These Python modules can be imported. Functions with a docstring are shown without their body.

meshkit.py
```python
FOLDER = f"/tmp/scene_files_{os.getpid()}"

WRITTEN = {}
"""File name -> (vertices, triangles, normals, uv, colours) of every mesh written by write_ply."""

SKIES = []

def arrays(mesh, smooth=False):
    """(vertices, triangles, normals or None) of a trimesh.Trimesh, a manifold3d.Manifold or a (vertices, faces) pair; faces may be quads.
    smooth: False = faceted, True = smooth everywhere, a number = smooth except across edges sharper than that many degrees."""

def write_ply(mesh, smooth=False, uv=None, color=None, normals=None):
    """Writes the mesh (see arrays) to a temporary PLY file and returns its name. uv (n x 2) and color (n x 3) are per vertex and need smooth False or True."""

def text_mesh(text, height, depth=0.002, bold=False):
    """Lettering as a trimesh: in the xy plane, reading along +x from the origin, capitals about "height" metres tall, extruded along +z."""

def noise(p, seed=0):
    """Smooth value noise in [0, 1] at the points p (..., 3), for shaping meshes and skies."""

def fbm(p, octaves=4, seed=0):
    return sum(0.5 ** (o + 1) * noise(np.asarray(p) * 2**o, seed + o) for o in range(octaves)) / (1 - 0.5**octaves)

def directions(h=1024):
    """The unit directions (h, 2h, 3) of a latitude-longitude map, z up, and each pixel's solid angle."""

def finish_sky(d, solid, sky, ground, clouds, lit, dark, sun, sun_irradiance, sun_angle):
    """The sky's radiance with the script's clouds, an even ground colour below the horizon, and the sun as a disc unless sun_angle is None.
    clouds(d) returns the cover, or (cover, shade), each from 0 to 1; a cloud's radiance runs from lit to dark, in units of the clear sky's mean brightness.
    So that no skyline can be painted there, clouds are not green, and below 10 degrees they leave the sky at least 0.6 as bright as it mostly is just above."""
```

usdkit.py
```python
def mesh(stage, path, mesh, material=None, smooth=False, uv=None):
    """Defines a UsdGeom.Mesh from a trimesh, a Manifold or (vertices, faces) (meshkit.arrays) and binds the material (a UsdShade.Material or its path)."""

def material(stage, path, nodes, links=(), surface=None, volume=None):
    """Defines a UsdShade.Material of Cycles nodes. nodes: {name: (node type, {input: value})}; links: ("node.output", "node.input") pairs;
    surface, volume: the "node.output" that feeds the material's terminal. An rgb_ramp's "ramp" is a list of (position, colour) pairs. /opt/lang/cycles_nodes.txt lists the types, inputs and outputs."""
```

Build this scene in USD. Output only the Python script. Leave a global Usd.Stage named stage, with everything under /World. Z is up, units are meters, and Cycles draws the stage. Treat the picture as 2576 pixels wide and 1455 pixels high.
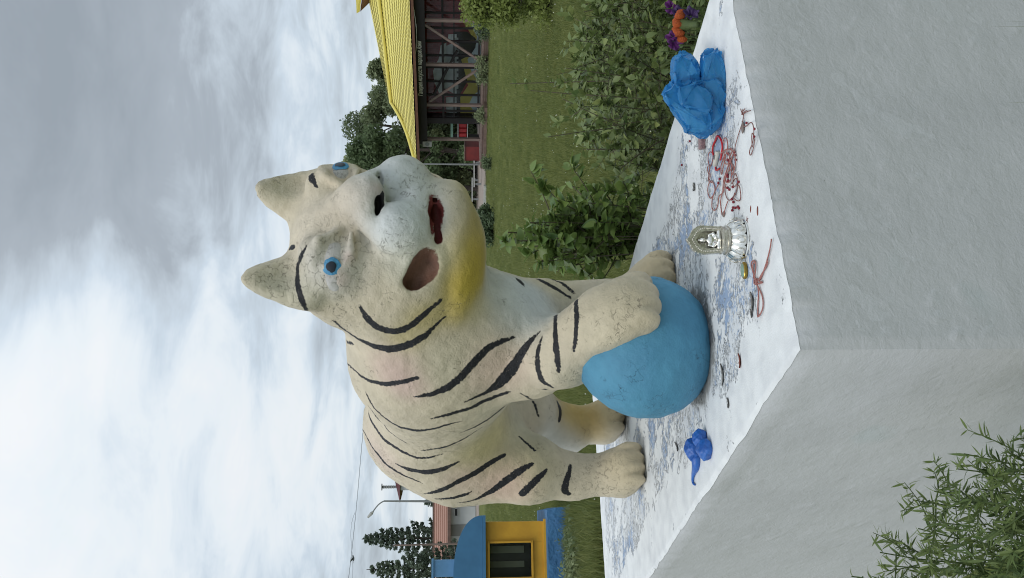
import math, random
import numpy as np
import trimesh
import usdkit
from meshkit import noise, fbm, text_mesh
from pxr import Gf, Sdf, Usd, UsdGeom, UsdLux, UsdShade, Vt

stage = Usd.Stage.CreateInMemory()
UsdGeom.SetStageUpAxis(stage, "Z")
UsdGeom.SetStageMetersPerUnit(stage, 1.0)
UsdGeom.Xform.Define(stage, "/World")
UsdGeom.Scope.Define(stage, "/World/Looks")

# ---------------------------------------------------------------- camera: a phone held at eye height, turned so that up is to the picture's left
PITCH = math.atan(225 / 3500)
cam = UsdGeom.Camera.Define(stage, "/World/camera")
cam.CreateHorizontalApertureAttr(36.0)
cam.CreateVerticalApertureAttr(36.0 * 578 / 1024)
cam.CreateFocalLengthAttr(36.0 * 2210 / 2576)
cam.CreateClippingRangeAttr((0.05, 2000.0))
cp, sp = math.cos(PITCH), math.sin(PITCH)
cam.AddTransformOp().Set(Gf.Matrix4d(0, -sp, -cp, 0, 1, 0, 0, 0, 0, -cp, sp, 0, 0, 0, 1.5, 1))
cam.CreateExposureAttr(0.25)

# ---------------------------------------------------------------- sky: broken overcast, brighter towards the zenith; a veiled sun
SUN_EL, SUN_AZ = math.radians(55), math.radians(-141)        # azimuth as atan2(x, y)
sky = UsdLux.DomeLight.Define(stage, "/World/sky")
usdkit.material(stage, "/World/Looks/sky", {
    "tc": ("texture_coordinate", {}),
    "xyz": ("separate_xyz", {}),
    "zz": ("math", {"math_type": "maximum", "value2": 0.0}),
    "den": ("math", {"math_type": "add", "value2": 0.16}),
    "px": ("math", {"math_type": "divide"}), "py": ("math", {"math_type": "divide"}),
    "flat": ("combine_xyz", {"z": 3.1}),
    "n1": ("noise_texture", {"scale": 1.05, "detail": 10.0, "roughness": 0.56, "distortion": 0.45}),
    "n2": ("noise_texture", {"scale": 3.0, "detail": 9.0, "roughness": 0.6, "distortion": 0.5}),
    "mixn": ("mix_float", {"fac": 0.42}),
    # one broad dark bank and one broad bright break in the cloud
    "d1": ("vector_math", {"math_type": "dot_product", "vector2": (0.225, 0.86, 0.46)}),
    "d2": ("vector_math", {"math_type": "dot_product", "vector2": (-0.19, 0.90, 0.39)}),
    "m1": ("map_range", {"range_type": "smoothstep", "from_min": 0.945, "from_max": 1.0, "to_min": 0.0, "to_max": -0.27, "clamp": True}),
    "m2": ("map_range", {"range_type": "smoothstep", "from_min": 0.945, "from_max": 1.0, "to_min": 0.0, "to_max": 0.135, "clamp": True}),
    "s1": ("math", {"math_type": "add"}), "s2": ("math", {"math_type": "add"}),
    "ramp": ("rgb_ramp", {"ramp": [(0.0, (2.6, 2.95, 3.3)), (0.28, (3.3, 3.7, 4.1)), (0.40, (4.5, 5.1, 5.65)), (0.475, (5.1, 5.85, 6.55)), (0.54, (6.0, 6.65, 7.2)), (0.62, (6.7, 7.2, 7.55)), (0.75, (7.2, 7.45, 7.65)), (1.0, (7.6, 7.75, 7.85))]}),
    "con": ("math", {"math_type": "multiply_add", "value2": 1.5, "value3": -0.25}),
    "zen": ("map_range", {"from_min": 0.0, "from_max": 1.0, "to_min": 0.92, "to_max": 1.22, "clamp": True}),
    "zrgb": ("combine_color", {}),
    "lit": ("mix_color", {"blend_type": "multiply", "fac": 1.0, "use_clamp": False}),
    "clear": ("sky_texture", {"sky_type": "single_scattering", "sun_disc": False, "sun_elevation": SUN_EL, "sun_rotation": SUN_AZ}),
    "sky": ("mix_color", {"blend_type": "mix", "fac": 0.93, "use_clamp": False}),
    "bg": ("background_shader", {"strength": 0.105}),
}, [("tc.generated", "xyz.vector"), ("xyz.z", "zz.value1"), ("zz.value", "den.value1"), ("xyz.x", "px.value1"), ("den.value", "px.value2"), ("xyz.y", "py.value1"), ("den.value", "py.value2"),
    ("px.value", "flat.x"), ("py.value", "flat.y"), ("flat.vector", "n1.vector"), ("flat.vector", "n2.vector"), ("n1.fac", "mixn.a"), ("n2.fac", "mixn.b"),
    ("tc.generated", "d1.vector1"), ("tc.generated", "d2.vector1"), ("d1.value", "m1.value"), ("d2.value", "m2.value"),
    ("mixn.result", "s1.value1"), ("m1.result", "s1.value2"), ("s1.value", "s2.value1"), ("m2.result", "s2.value2"), ("s2.value", "con.value1"), ("con.value", "ramp.fac"),
    ("zz.value", "zen.value"), ("zen.result", "zrgb.r"), ("zen.result", "zrgb.g"), ("zen.result", "zrgb.b"),
    ("ramp.color", "lit.a"), ("zrgb.color", "lit.b"), ("clear.color", "sky.a"), ("lit.result", "sky.b"), ("sky.result", "bg.color")],
    surface="bg.background")
UsdShade.MaterialBindingAPI.Apply(sky.GetPrim()).Bind(UsdShade.Material.Get(stage, "/World/Looks/sky"))
sky.GetPrim().SetCustomDataByKey("kind", "structure")

sun = UsdLux.DistantLight.Define(stage, "/World/sun")
sun.CreateNormalizeAttr(True) if hasattr(sun, "CreateNormalizeAttr") else None
sun.CreateIntensityAttr(0.30)
sun.CreateAngleAttr(24.0)
sun.CreateColorAttr((1.0, 0.97, 0.92))
sd = np.array([math.sin(SUN_AZ) * math.cos(SUN_EL), math.cos(SUN_AZ) * math.cos(SUN_EL), math.sin(SUN_EL)])
zx = np.cross([0, 0, 1.0], sd); zx /= np.linalg.norm(zx); zy = np.cross(sd, zx)
sun.AddTransformOp().Set(Gf.Matrix4d(*zx, 0, *zy, 0, *sd, 0, 0, 0, 0, 1))

TSTEP = 0.0048

# ---------------------------------------------------------------- helpers
rng = np.random.default_rng(7)
used = {}
def numbered(path):
    k = used.get(path, -1) + 1
    used[path] = k
    return path if k == 0 else f"{path}_{k:03d}"

def tag(prim, label=None, category=None, group=None, kind=None):
    p = prim.GetPrim() if hasattr(prim, "GetPrim") else prim
    for k, x in (("label", label), ("category", category), ("group", group), ("kind", kind)):
        if x: p.SetCustomDataByKey(k, x)
    return prim

def thing(name, label, category, loc=(0, 0, 0), rotz=0.0, group=None, scale=None):
    x = UsdGeom.Xform.Define(stage, numbered("/World/" + name))
    x.AddTranslateOp().Set(Gf.Vec3d(*map(float, loc)))
    if rotz: x.AddRotateZOp().Set(float(rotz))
    if scale is not None: x.AddScaleOp().Set(Gf.Vec3f(*map(float, np.broadcast_to(scale, 3))))
    x.origin = np.array(loc, float)
    tag(x, label, category, group)
    return x

def path_of(parent): return "/World" if parent is None else str(parent.GetPrim().GetPath())

def obj(name, mesh, material, parent=None, smooth=False, label=None, category=None, group=None, kind=None, attrs=None, world=False):
    """One Mesh prim. world: the vertices are in world space and the parent stands, unturned, at parent.origin."""
    if world and parent is not None:
        v, f = mesh_arrays(mesh)
        mesh = (v - parent.origin, f)
    m = usdkit.mesh(stage, numbered(path_of(parent) + "/" + name), mesh, "/World/Looks/" + material, smooth=smooth)
    m.origin = parent.origin if parent is not None else np.zeros(3)
    for k, val in (attrs or {}).items():
        val = np.asarray(val, np.float32)
        t, a = (Sdf.ValueTypeNames.FloatArray, Vt.FloatArray) if val.ndim == 1 else (Sdf.ValueTypeNames.Color3fArray, Vt.Vec3fArray)
        UsdGeom.PrimvarsAPI(m).CreatePrimvar(k, t, "vertex").Set(a.FromNumpy(val))
    return tag(m, label, category, group, kind)

def mesh_arrays(mesh):
    if hasattr(mesh, "vertices"): return np.array(mesh.vertices), np.array(mesh.faces)
    v, f = np.asarray(mesh[0], float), np.asarray(mesh[1], int)
    if f.shape[1] == 4: f = np.vstack([f[:, [0, 1, 2]], f[:, [0, 2, 3]]])
    return v, f

def join(parts):
    vs, fs, n = [], [], 0
    for p in parts:
        v, f = mesh_arrays(p)
        vs.append(v); fs.append(f + n); n += len(v)
    return np.vstack(vs), np.vstack(fs)

def copy_of(src, name, parent, xform, kind=None):
    """A Mesh (or Xform) that references src under parent, placed by a 4 x 4 (numpy, column vectors)."""
    p = stage.DefinePrim(numbered(path_of(parent) + "/" + name), src.GetPrim().GetTypeName())
    p.GetReferences().AddInternalReference(src.GetPrim().GetPath())
    x = UsdGeom.Xformable(p)
    x.ClearXformOpOrder()
    x.AddTransformOp(opSuffix="place").Set(Gf.Matrix4d(*np.asarray(xform, float).T.ravel()))
    return p

def box(c, s, rot=None):
    b = trimesh.creation.box(s)
    if rot is not None:
        T = np.eye(4); T[:3, :3] = rot; b.apply_transform(T)
    b.apply_translation(c)
    return b

def bevel_box(c, s, r, rot=None):
    """A box with chamfered edges."""
    s = np.array(s, float) / 2
    pts = []
    for sx in (-1, 1):
        for sy in (-1, 1):
            for sz in (-1, 1):
                for k in range(3):
                    q = s - r; q[k] = s[k]
                    pts.append(q * (sx, sy, sz))
    h = trimesh.convex.convex_hull(np.array(pts))
    if rot is not None:
        T = np.eye(4); T[:3, :3] = rot; h.apply_transform(T)
    h.apply_translation(c)
    return h

def bar(a, b, w, h, upv=(0, 0, 1)):
    """A square bar from a to b."""
    a, b = np.array(a, float), np.array(b, float)
    x = b - a; L = np.linalg.norm(x); x /= L
    y = np.cross(upv, x)
    y = y / np.linalg.norm(y) if np.linalg.norm(y) > 1e-6 else np.array([1.0, 0, 0])
    z = np.cross(x, y)
    m = trimesh.creation.box((L, w, h))
    T = np.eye(4); T[:3, 0], T[:3, 1], T[:3, 2], T[:3, 3] = x, y, z, (a + b) / 2
    m.apply_transform(T)
    return m

def tube(pts, r, sides=6, closed=False):
    p = np.asarray(pts, float)
    n = len(p)
    r = np.broadcast_to(np.asarray(r, float), (n,))
    t = (np.roll(p, -1, 0) - np.roll(p, 1, 0)) if closed else np.gradient(p, axis=0)
    t /= np.linalg.norm(t, axis=1, keepdims=True) + 1e-12
    a = np.cross(t, [0.13, 0.31, 0.94]); a /= np.linalg.norm(a, axis=1, keepdims=True) + 1e-12
    b = np.cross(t, a)
    ang = np.arange(sides) * 2 * np.pi / sides
    v = p[:, None] + r[:, None, None] * (np.cos(ang)[None, :, None] * a[:, None] + np.sin(ang)[None, :, None] * b[:, None])
    v = v.reshape(-1, 3)
    f = []
    for i in range(n if closed else n - 1):
        i2 = (i + 1) % n
        for j in range(sides):
            j2 = (j + 1) % sides
            f.append((i * sides + j, i * sides + j2, i2 * sides + j2, i2 * sides + j))
    v, f = mesh_arrays((v, np.array(f)))
    if not closed:
        c0, c1 = len(v), len(v) + 1
        v = np.vstack([v, p[0], p[-1]])
        e = [(c0, (j + 1) % sides, j) for j in range(sides)] + [(c1, (n - 1) * sides + j, (n - 1) * sides + (j + 1) % sides) for j in range(sides)]
        f = np.vstack([f, e])
    return v, f

def spline(pts, n, closed=False):
    p = np.asarray(pts, float)
    if closed: p = np.vstack([p, p[:1]])
    s = np.concatenate([[0], np.cumsum(np.linalg.norm(np.diff(p, axis=0), axis=1))])
    from scipy.interpolate import CubicSpline
    c = CubicSpline(s, p, bc_type="periodic" if closed else "not-a-knot" if len(p) > 3 else "natural")
    return c(np.linspace(0, s[-1], n + 1 if closed else n))[: n]

def lathe(profile, sections=32, c=(0, 0, 0)):
    pr = np.asarray(profile, float)
    ang = np.arange(sections) * 2 * np.pi / sections
    v = np.stack([np.outer(np.cos(ang), pr[:, 0]), np.outer(np.sin(ang), pr[:, 0]), np.tile(pr[:, 1], (sections, 1))], -1).reshape(-1, 3) + np.array(c)
    k, f = len(pr), []
    for i in range(sections):
        i2 = (i + 1) % sections
        for j in range(k - 1):
            f.append((i * k + j, i2 * k + j, i2 * k + j + 1, i * k + j + 1))
    return mesh_arrays((v, np.array(f)))

def ball_mesh(c, r, sub=2, R=None):
    m = trimesh.creation.icosphere(sub, 1.0)
    v = np.array(m.vertices) * np.asarray(r, float)
    if R is not None: v = v @ np.asarray(R).T
    return v + np.array(c), np.array(m.faces)

def sight(x, y):
    return np.array([0, cp, -sp]) + np.array([1.0, 0, 0]) * ((727.5 - y) / 2210) - np.array([0, sp, cp]) * ((x - 1288) / 2210)
def at(x, y, depth):
    """A place measured off the photograph (its left is up), at the given distance along the ground."""
    d = sight(x, y)
    return np.array([0, 0, 1.5]) + d * (depth / d[1])
def onz(x, y, z):
    d = sight(x, y)
    return np.array([0, 0, 1.5]) + d * ((z - 1.5) / d[2])
SLAB = 0.95

# ---------------------------------------------------------------- materials
def look(name, a, b=None, rough=0.7, scale=8.0, bump=0.0, bscale=60.0, detail=5.0, lo=0.35, hi=0.65, metallic=0.0, spec=0.4, dist=0.01, stretch=None, extra=None, translucent=0.0, coat=0.0):
    """A surface of two colours mottled by noise, with fine relief."""
    b = b if b is not None else tuple(0.82 * x for x in a)
    N = {"g": ("geometry", {}), "m": ("mapping", {"scale": stretch or (1, 1, 1)}), "n": ("noise_texture", {"scale": scale, "detail": detail, "roughness": 0.6}),
         "r": ("map_range", {"from_min": lo, "from_max": hi, "clamp": True}), "c": ("mix_color", {"a": a, "b": b}),
         "p": ("principled_bsdf", {"roughness": rough, "metallic": metallic, "specular_ior_level": spec, "coat_weight": coat})}
    L = [("g.position", "m.vector"), ("m.vector", "n.vector"), ("n.fac", "r.value"), ("r.result", "c.fac"), ("c.result", "p.base_color")]
    if bump:
        N["bn"] = ("noise_texture", {"scale": bscale, "detail": 6.0, "roughness": 0.6}); N["bp"] = ("bump", {"strength": bump, "distance": dist})
        L += [("m.vector", "bn.vector"), ("bn.fac", "bp.height"), ("bp.normal", "p.normal")]
    out = "p.BSDF"
    if translucent:
        N["t"] = ("translucent_bsdf", {}); N["mx"] = ("mix_closure", {"fac": translucent})
        L += [("c.result", "t.color"), ("p.BSDF", "mx.closure1"), ("t.BSDF", "mx.closure2")]
        out = "mx.closure"
    return usdkit.material(stage, "/World/Looks/" + name, N, L, surface=out)

def leaf_look(name, a, b, rough=0.5, spec=0.35, translucent=0.3):
    """Leaves: the tone varies from leaf to leaf."""
    usdkit.material(stage, "/World/Looks/" + name, {
        "g": ("geometry", {}), "o": ("object_info", {}), "s": ("math", {"math_type": "add"}), "fr": ("math", {"math_type": "fraction"}), "c": ("mix_color", {"a": a, "b": b}),
        "p": ("principled_bsdf", {"roughness": rough, "specular_ior_level": spec}), "t": ("translucent_bsdf", {}), "mx": ("mix_closure", {"fac": translucent})},
        [("g.random_per_island", "s.value1"), ("o.random", "s.value2"), ("s.value", "fr.value1"), ("fr.value", "c.fac"), ("c.result", "p.base_color"), ("c.result", "t.color"), ("p.BSDF", "mx.closure1"), ("t.BSDF", "mx.closure2")], surface="mx.closure")

# painted plaster of the statue: tint and stripes are paint laid on the body, cracks and pits are relief
def statue_look():
    usdkit.material(stage, "/World/Looks/statue_paint", {
        "g": ("geometry", {}), "tint": ("attribute", {"attribute": "tint"}), "hole": ("attribute", {"attribute": "hole"}), "holecol": ("attribute", {"attribute": "holecol"}), "ems": ("math", {"math_type": "multiply", "value2": 0.35}), "hs": ("math", {"math_type": "add"}), "hm": ("map_range", {"from_min": -0.0008, "from_max": 0.0008, "to_min": 1.0, "to_max": 0.0, "clamp": True}), "cav": ("mix_color", {}), "stripe": ("attribute", {"attribute": "stripe"}),
        "en": ("noise_texture", {"scale": 150.0, "detail": 4.0, "roughness": 0.7}), "em": ("map_range", {"from_min": 0.25, "from_max": 0.75, "to_min": -0.0035, "to_max": 0.0035}),
        "sd": ("math", {"math_type": "add"}), "sm": ("map_range", {"from_min": -0.0006, "from_max": 0.0010, "to_min": 1.0, "to_max": 0.0, "clamp": True}),
        # worn through in places
        "wn": ("noise_texture", {"scale": 260.0, "detail": 3.0}), "wm": ("map_range", {"from_min": 0.66, "from_max": 0.76, "to_min": 1.0, "to_max": 0.45, "clamp": True}), "sw": ("math", {"math_type": "multiply"}),
        "mo": ("noise_texture", {"scale": 14.0, "detail": 6.0, "roughness": 0.65}), "mm": ("map_range", {"from_min": 0.3, "from_max": 0.7, "to_min": 0.86, "to_max": 1.10}),
        "mrgb": ("combine_color", {}), "tm": ("mix_color", {"blend_type": "multiply", "fac": 1.0}),
        # grime in patches
        "dn": ("noise_texture", {"scale": 38.0, "detail": 7.0, "roughness": 0.75}), "dm": ("map_range", {"from_min": 0.60, "from_max": 0.80, "to_min": 0.0, "to_max": 0.26, "clamp": True}), "dc": ("mix_color", {"b": (0.17, 0.16, 0.12)}),
        # cracks
        "cw": ("noise_texture", {"scale": 60.0, "detail": 3.0}), "cmix": ("mix_vector", {"fac": 0.035}), "cv": ("voronoi_texture", {"feature": "distance_to_edge", "scale": 46.0}), "bk": ("noise_texture", {"scale": 75.0, "detail": 2.0}), "bkm": ("map_range", {"from_min": 0.44, "from_max": 0.54, "clamp": True}), "cr0": ("math", {"math_type": "multiply"}),
        "cl": ("map_range", {"from_min": 0.012, "from_max": 0.05, "to_min": 1.0, "to_max": 0.0, "clamp": True}),
        "ck": ("noise_texture", {"scale": 9.0, "detail": 6.0, "roughness": 0.72}), "cq": ("map_range", {"from_min": 0.52, "from_max": 0.62, "to_min": 0.0, "to_max": 1.0, "clamp": True}),
        "crk": ("attribute", {"attribute": "crackle"}), "cqq": ("math", {"math_type": "maximum"}), "cr": ("math", {"math_type": "multiply"}), "crd": ("math", {"math_type": "multiply", "value2": 0.52}),
        "cc": ("mix_color", {"b": (0.12, 0.11, 0.085)}), "black": ("mix_color", {"b": (0.014, 0.014, 0.017)}),
        "b1": ("noise_texture", {"scale": 45.0, "detail": 6.0, "roughness": 0.62}), "b2": ("noise_texture", {"scale": 190.0, "detail": 4.0, "roughness": 0.6}),
        "h1": ("math", {"math_type": "multiply", "value2": 1.0}), "h2": ("math", {"math_type": "multiply", "value2": 0.40}), "h3": ("math", {"math_type": "multiply", "value2": -0.55}), "h12": ("math", {"math_type": "add"}), "h": ("math", {"math_type": "add"}),
        "bp": ("bump", {"strength": 0.62, "distance": 0.0060}), "p": ("principled_bsdf", {"roughness": 0.60, "specular_ior_level": 0.28})},
        [("g.position", "en.vector"), ("en.fac", "em.value"), ("stripe.fac", "sd.value1"), ("em.result", "sd.value2"), ("sd.value", "sm.value"), ("g.position", "wn.vector"), ("wn.fac", "wm.value"), ("sm.result", "sw.value1"), ("wm.result", "sw.value2"),
         ("g.position", "mo.vector"), ("mo.fac", "mm.value"), ("mm.result", "mrgb.r"), ("mm.result", "mrgb.g"), ("mm.result", "mrgb.b"), ("tint.color", "tm.a"), ("mrgb.color", "tm.b"),
         ("g.position", "dn.vector"), ("dn.fac", "dm.value"), ("dm.result", "dc.fac"), ("tm.result", "dc.a"),
         ("g.position", "cw.vector"), ("g.position", "cmix.a"), ("cw.color", "cmix.b"), ("cmix.result", "cv.vector"), ("cv.distance", "cl.value"), ("g.position", "ck.vector"), ("ck.fac", "cq.value"), ("cq.result", "cqq.value1"), ("crk.fac", "cqq.value2"), ("g.position", "bk.vector"), ("bk.fac", "bkm.value"), ("cl.result", "cr0.value1"), ("bkm.result", "cr0.value2"), ("cr0.value", "cr.value1"), ("cqq.value", "cr.value2"),
         ("cr.value", "crd.value1"), ("crd.value", "cc.fac"), ("dc.result", "cc.a"), ("cc.result", "black.a"), ("sw.value", "black.fac"), ("hole.fac", "hs.value1"), ("em.result", "ems.value1"), ("ems.value", "hs.value2"), ("hs.value", "hm.value"), ("hm.result", "cav.fac"), ("black.result", "cav.a"), ("holecol.color", "cav.b"), ("cav.result", "p.base_color"),
         ("g.position", "b1.vector"), ("g.position", "b2.vector"), ("b1.fac", "h1.value1"), ("b2.fac", "h2.value1"), ("cr.value", "h3.value1"), ("h1.value", "h12.value1"), ("h2.value", "h12.value2"), ("h12.value", "h.value1"), ("h3.value", "h.value2"), ("h.value", "bp.height"), ("bp.normal", "p.normal")],
        surface="p.BSDF")
statue_look()

def crackle_look(name, a, b, crack=(0.03, 0.06, 0.09), rough=0.6, amount=(0.55, 0.66), scale=30.0):
    usdkit.material(stage, "/World/Looks/" + name, {
        "g": ("geometry", {}), "n": ("noise_texture", {"scale": 9.0, "detail": 6.0, "roughness": 0.65}), "r": ("map_range", {"from_min": 0.33, "from_max": 0.68, "clamp": True}), "c": ("mix_color", {"a": a, "b": b}),
        "cw": ("noise_texture", {"scale": 50.0, "detail": 3.0}), "cmix": ("mix_vector", {"fac": 0.04}), "cv": ("voronoi_texture", {"feature": "distance_to_edge", "scale": scale}), "cl": ("map_range", {"from_min": 0.008, "from_max": 0.035, "to_min": 1.0, "to_max": 0.0, "clamp": True}),
        "ck": ("noise_texture", {"scale": 11.0, "detail": 5.0, "roughness": 0.7}), "cq": ("map_range", {"from_min": amount[0], "from_max": amount[1], "clamp": True}), "cr": ("math", {"math_type": "multiply"}), "crd": ("math", {"math_type": "multiply", "value2": 0.75}), "cc": ("mix_color", {"b": crack}),
        "b1": ("noise_texture", {"scale": 55.0, "detail": 6.0, "roughness": 0.65}), "h3": ("math", {"math_type": "multiply", "value2": -0.6}), "h": ("math", {"math_type": "add"}), "bp": ("bump", {"strength": 0.6, "distance": 0.005}), "p": ("principled_bsdf", {"roughness": rough, "specular_ior_level": 0.3})},
        [("g.position", "n.vector"), ("n.fac", "r.value"), ("r.result", "c.fac"), ("g.position", "cw.vector"), ("g.position", "cmix.a"), ("cw.color", "cmix.b"), ("cmix.result", "cv.vector"), ("cv.distance", "cl.value"), ("g.position", "ck.vector"), ("ck.fac", "cq.value"),
         ("cl.result", "cr.value1"), ("cq.result", "cr.value2"), ("cr.value", "crd.value1"), ("crd.value", "cc.fac"), ("c.result", "cc.a"), ("cc.result", "p.base_color"), ("g.position", "b1.vector"), ("cr.value", "h3.value1"), ("b1.fac", "h.value1"), ("h3.value", "h.value2"), ("h.value", "bp.height"), ("bp.normal", "p.normal")], surface="p.BSDF")
crackle_look("ball_paint", (0.082, 0.262, 0.390), (0.056, 0.190, 0.300), amount=(0.54, 0.66), scale=52.0)

# top of the slab: white paint flaking off grey and slate blue undercoats; "rim" is the painted border
def slab_look():
    usdkit.material(stage, "/World/Looks/flaking_paint", {
        "g": ("geometry", {}), "rim": ("attribute", {"attribute": "rim"}), "st": ("mapping", {"scale": (1.0, 1.25, 1.0), "rotation": (0, 0, 0.2)}),
        "n1": ("noise_texture", {"scale": 6.0, "detail": 5.0, "roughness": 0.6}), "n2": ("noise_texture", {"scale": 85.0, "detail": 6.0, "roughness": 0.70, "distortion": 0.8}),
        "n2b": ("noise_texture", {"scale": 30.0, "detail": 8.0, "roughness": 0.70, "distortion": 1.0}),
        "w1": ("math", {"math_type": "multiply", "value2": 0.85}), "w2": ("math", {"math_type": "multiply", "value2": 0.37}), "w3": ("math", {"math_type": "multiply", "value2": 0.75}), "wr": ("math", {"math_type": "multiply", "value2": 1.0}),
        "a1": ("math", {"math_type": "add"}), "a2": ("math", {"math_type": "add"}), "a3": ("math", {"math_type": "add"}),
        "flake": ("map_range", {"from_min": 1.055, "from_max": 1.10, "clamp": True}),
        "n3": ("noise_texture", {"scale": 6.5, "detail": 4.0, "roughness": 0.6}), "n3b": ("noise_texture", {"scale": 95.0, "detail": 4.0, "roughness": 0.65, "distortion": 0.8}), "n3m": ("math", {"math_type": "multiply_add", "value2": 1.15}), "blue": ("map_range", {"from_min": 1.085, "from_max": 1.13, "clamp": True}),
        "under": ("mix_color", {"a": (0.56, 0.58, 0.595), "b": (0.25, 0.325, 0.45)}),
        "n4": ("noise_texture", {"scale": 18.0, "detail": 4.0}), "wt": ("mix_color", {"a": (0.66, 0.675, 0.675), "b": (0.55, 0.565, 0.575)}), "wq": ("map_range", {"from_min": 0.4, "from_max": 0.7, "clamp": True}),
        "top": ("mix_color", {}),
        "ed": ("math", {"math_type": "subtract", "value2": 1.055}), "eda": ("math", {"math_type": "absolute"}), "edm": ("map_range", {"from_min": 0.0, "from_max": 0.028, "to_min": 0.9, "to_max": 0.0, "clamp": True}),
        "n5": ("noise_texture", {"scale": 26.0, "detail": 6.0, "roughness": 0.7}), "dk": ("map_range", {"from_min": 0.44, "from_max": 0.55, "clamp": True}), "edk": ("math", {"math_type": "multiply"}),
        "dark": ("mix_color", {"b": (0.075, 0.075, 0.072)}),
        "soil": ("attribute", {"attribute": "soil"}), "sn": ("math", {"math_type": "multiply"}), "sn2": ("map_range", {"from_min": 0.22, "from_max": 0.42, "to_min": 0.0, "to_max": 0.8, "clamp": True}), "dirt": ("mix_color", {"b": (0.13, 0.125, 0.11)}),  # mask darkens the paint: grime plus painted contact shade under ball and paws
        "fh": ("math", {"math_type": "multiply", "value2": -1.0}), "fine": ("noise_texture", {"scale": 300.0, "detail": 4.0}), "fm": ("math", {"math_type": "multiply", "value2": 0.35}), "hh": ("math", {"math_type": "add"}),
        "bp": ("bump", {"strength": 0.9, "distance": 0.0022}), "p": ("principled_bsdf", {"roughness": 0.62, "specular_ior_level": 0.3})},
        [("g.position", "st.vector"), ("st.vector", "n1.vector"), ("st.vector", "n2.vector"), ("st.vector", "n2b.vector"), ("n1.fac", "w1.value1"), ("n2.fac", "w2.value1"), ("n2b.fac", "w3.value1"), ("rim.fac", "wr.value1"),
         ("w1.value", "a1.value1"), ("w2.value", "a1.value2"), ("a1.value", "a2.value1"), ("w3.value", "a2.value2"), ("a2.value", "a3.value1"), ("wr.value", "a3.value2"), ("a3.value", "flake.value"),
         ("g.position", "n3.vector"), ("st.vector", "n3b.vector"), ("n3.fac", "n3m.value1"), ("n3b.fac", "n3m.value3"), ("n3m.value", "blue.value"), ("blue.result", "under.fac"), ("g.position", "n4.vector"), ("n4.fac", "wq.value"), ("wq.result", "wt.fac"),
         ("flake.result", "top.fac"), ("wt.result", "top.a"), ("under.result", "top.b"),
         ("a3.value", "ed.value1"), ("ed.value", "eda.value1"), ("eda.value", "edm.value"), ("st.vector", "n5.vector"), ("n5.fac", "dk.value"), ("edm.result", "edk.value1"), ("dk.result", "edk.value2"), ("edk.value", "dark.fac"), ("top.result", "dark.a"),
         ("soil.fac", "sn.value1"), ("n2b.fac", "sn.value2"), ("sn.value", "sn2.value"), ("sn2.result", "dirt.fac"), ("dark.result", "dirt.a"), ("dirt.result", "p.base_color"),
         ("flake.result", "fh.value1"), ("g.position", "fine.vector"), ("fine.fac", "fm.value1"), ("fh.value", "hh.value1"), ("fm.value", "hh.value2"), ("hh.value", "bp.height"), ("bp.normal", "p.normal")], surface="p.BSDF")
slab_look()
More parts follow.
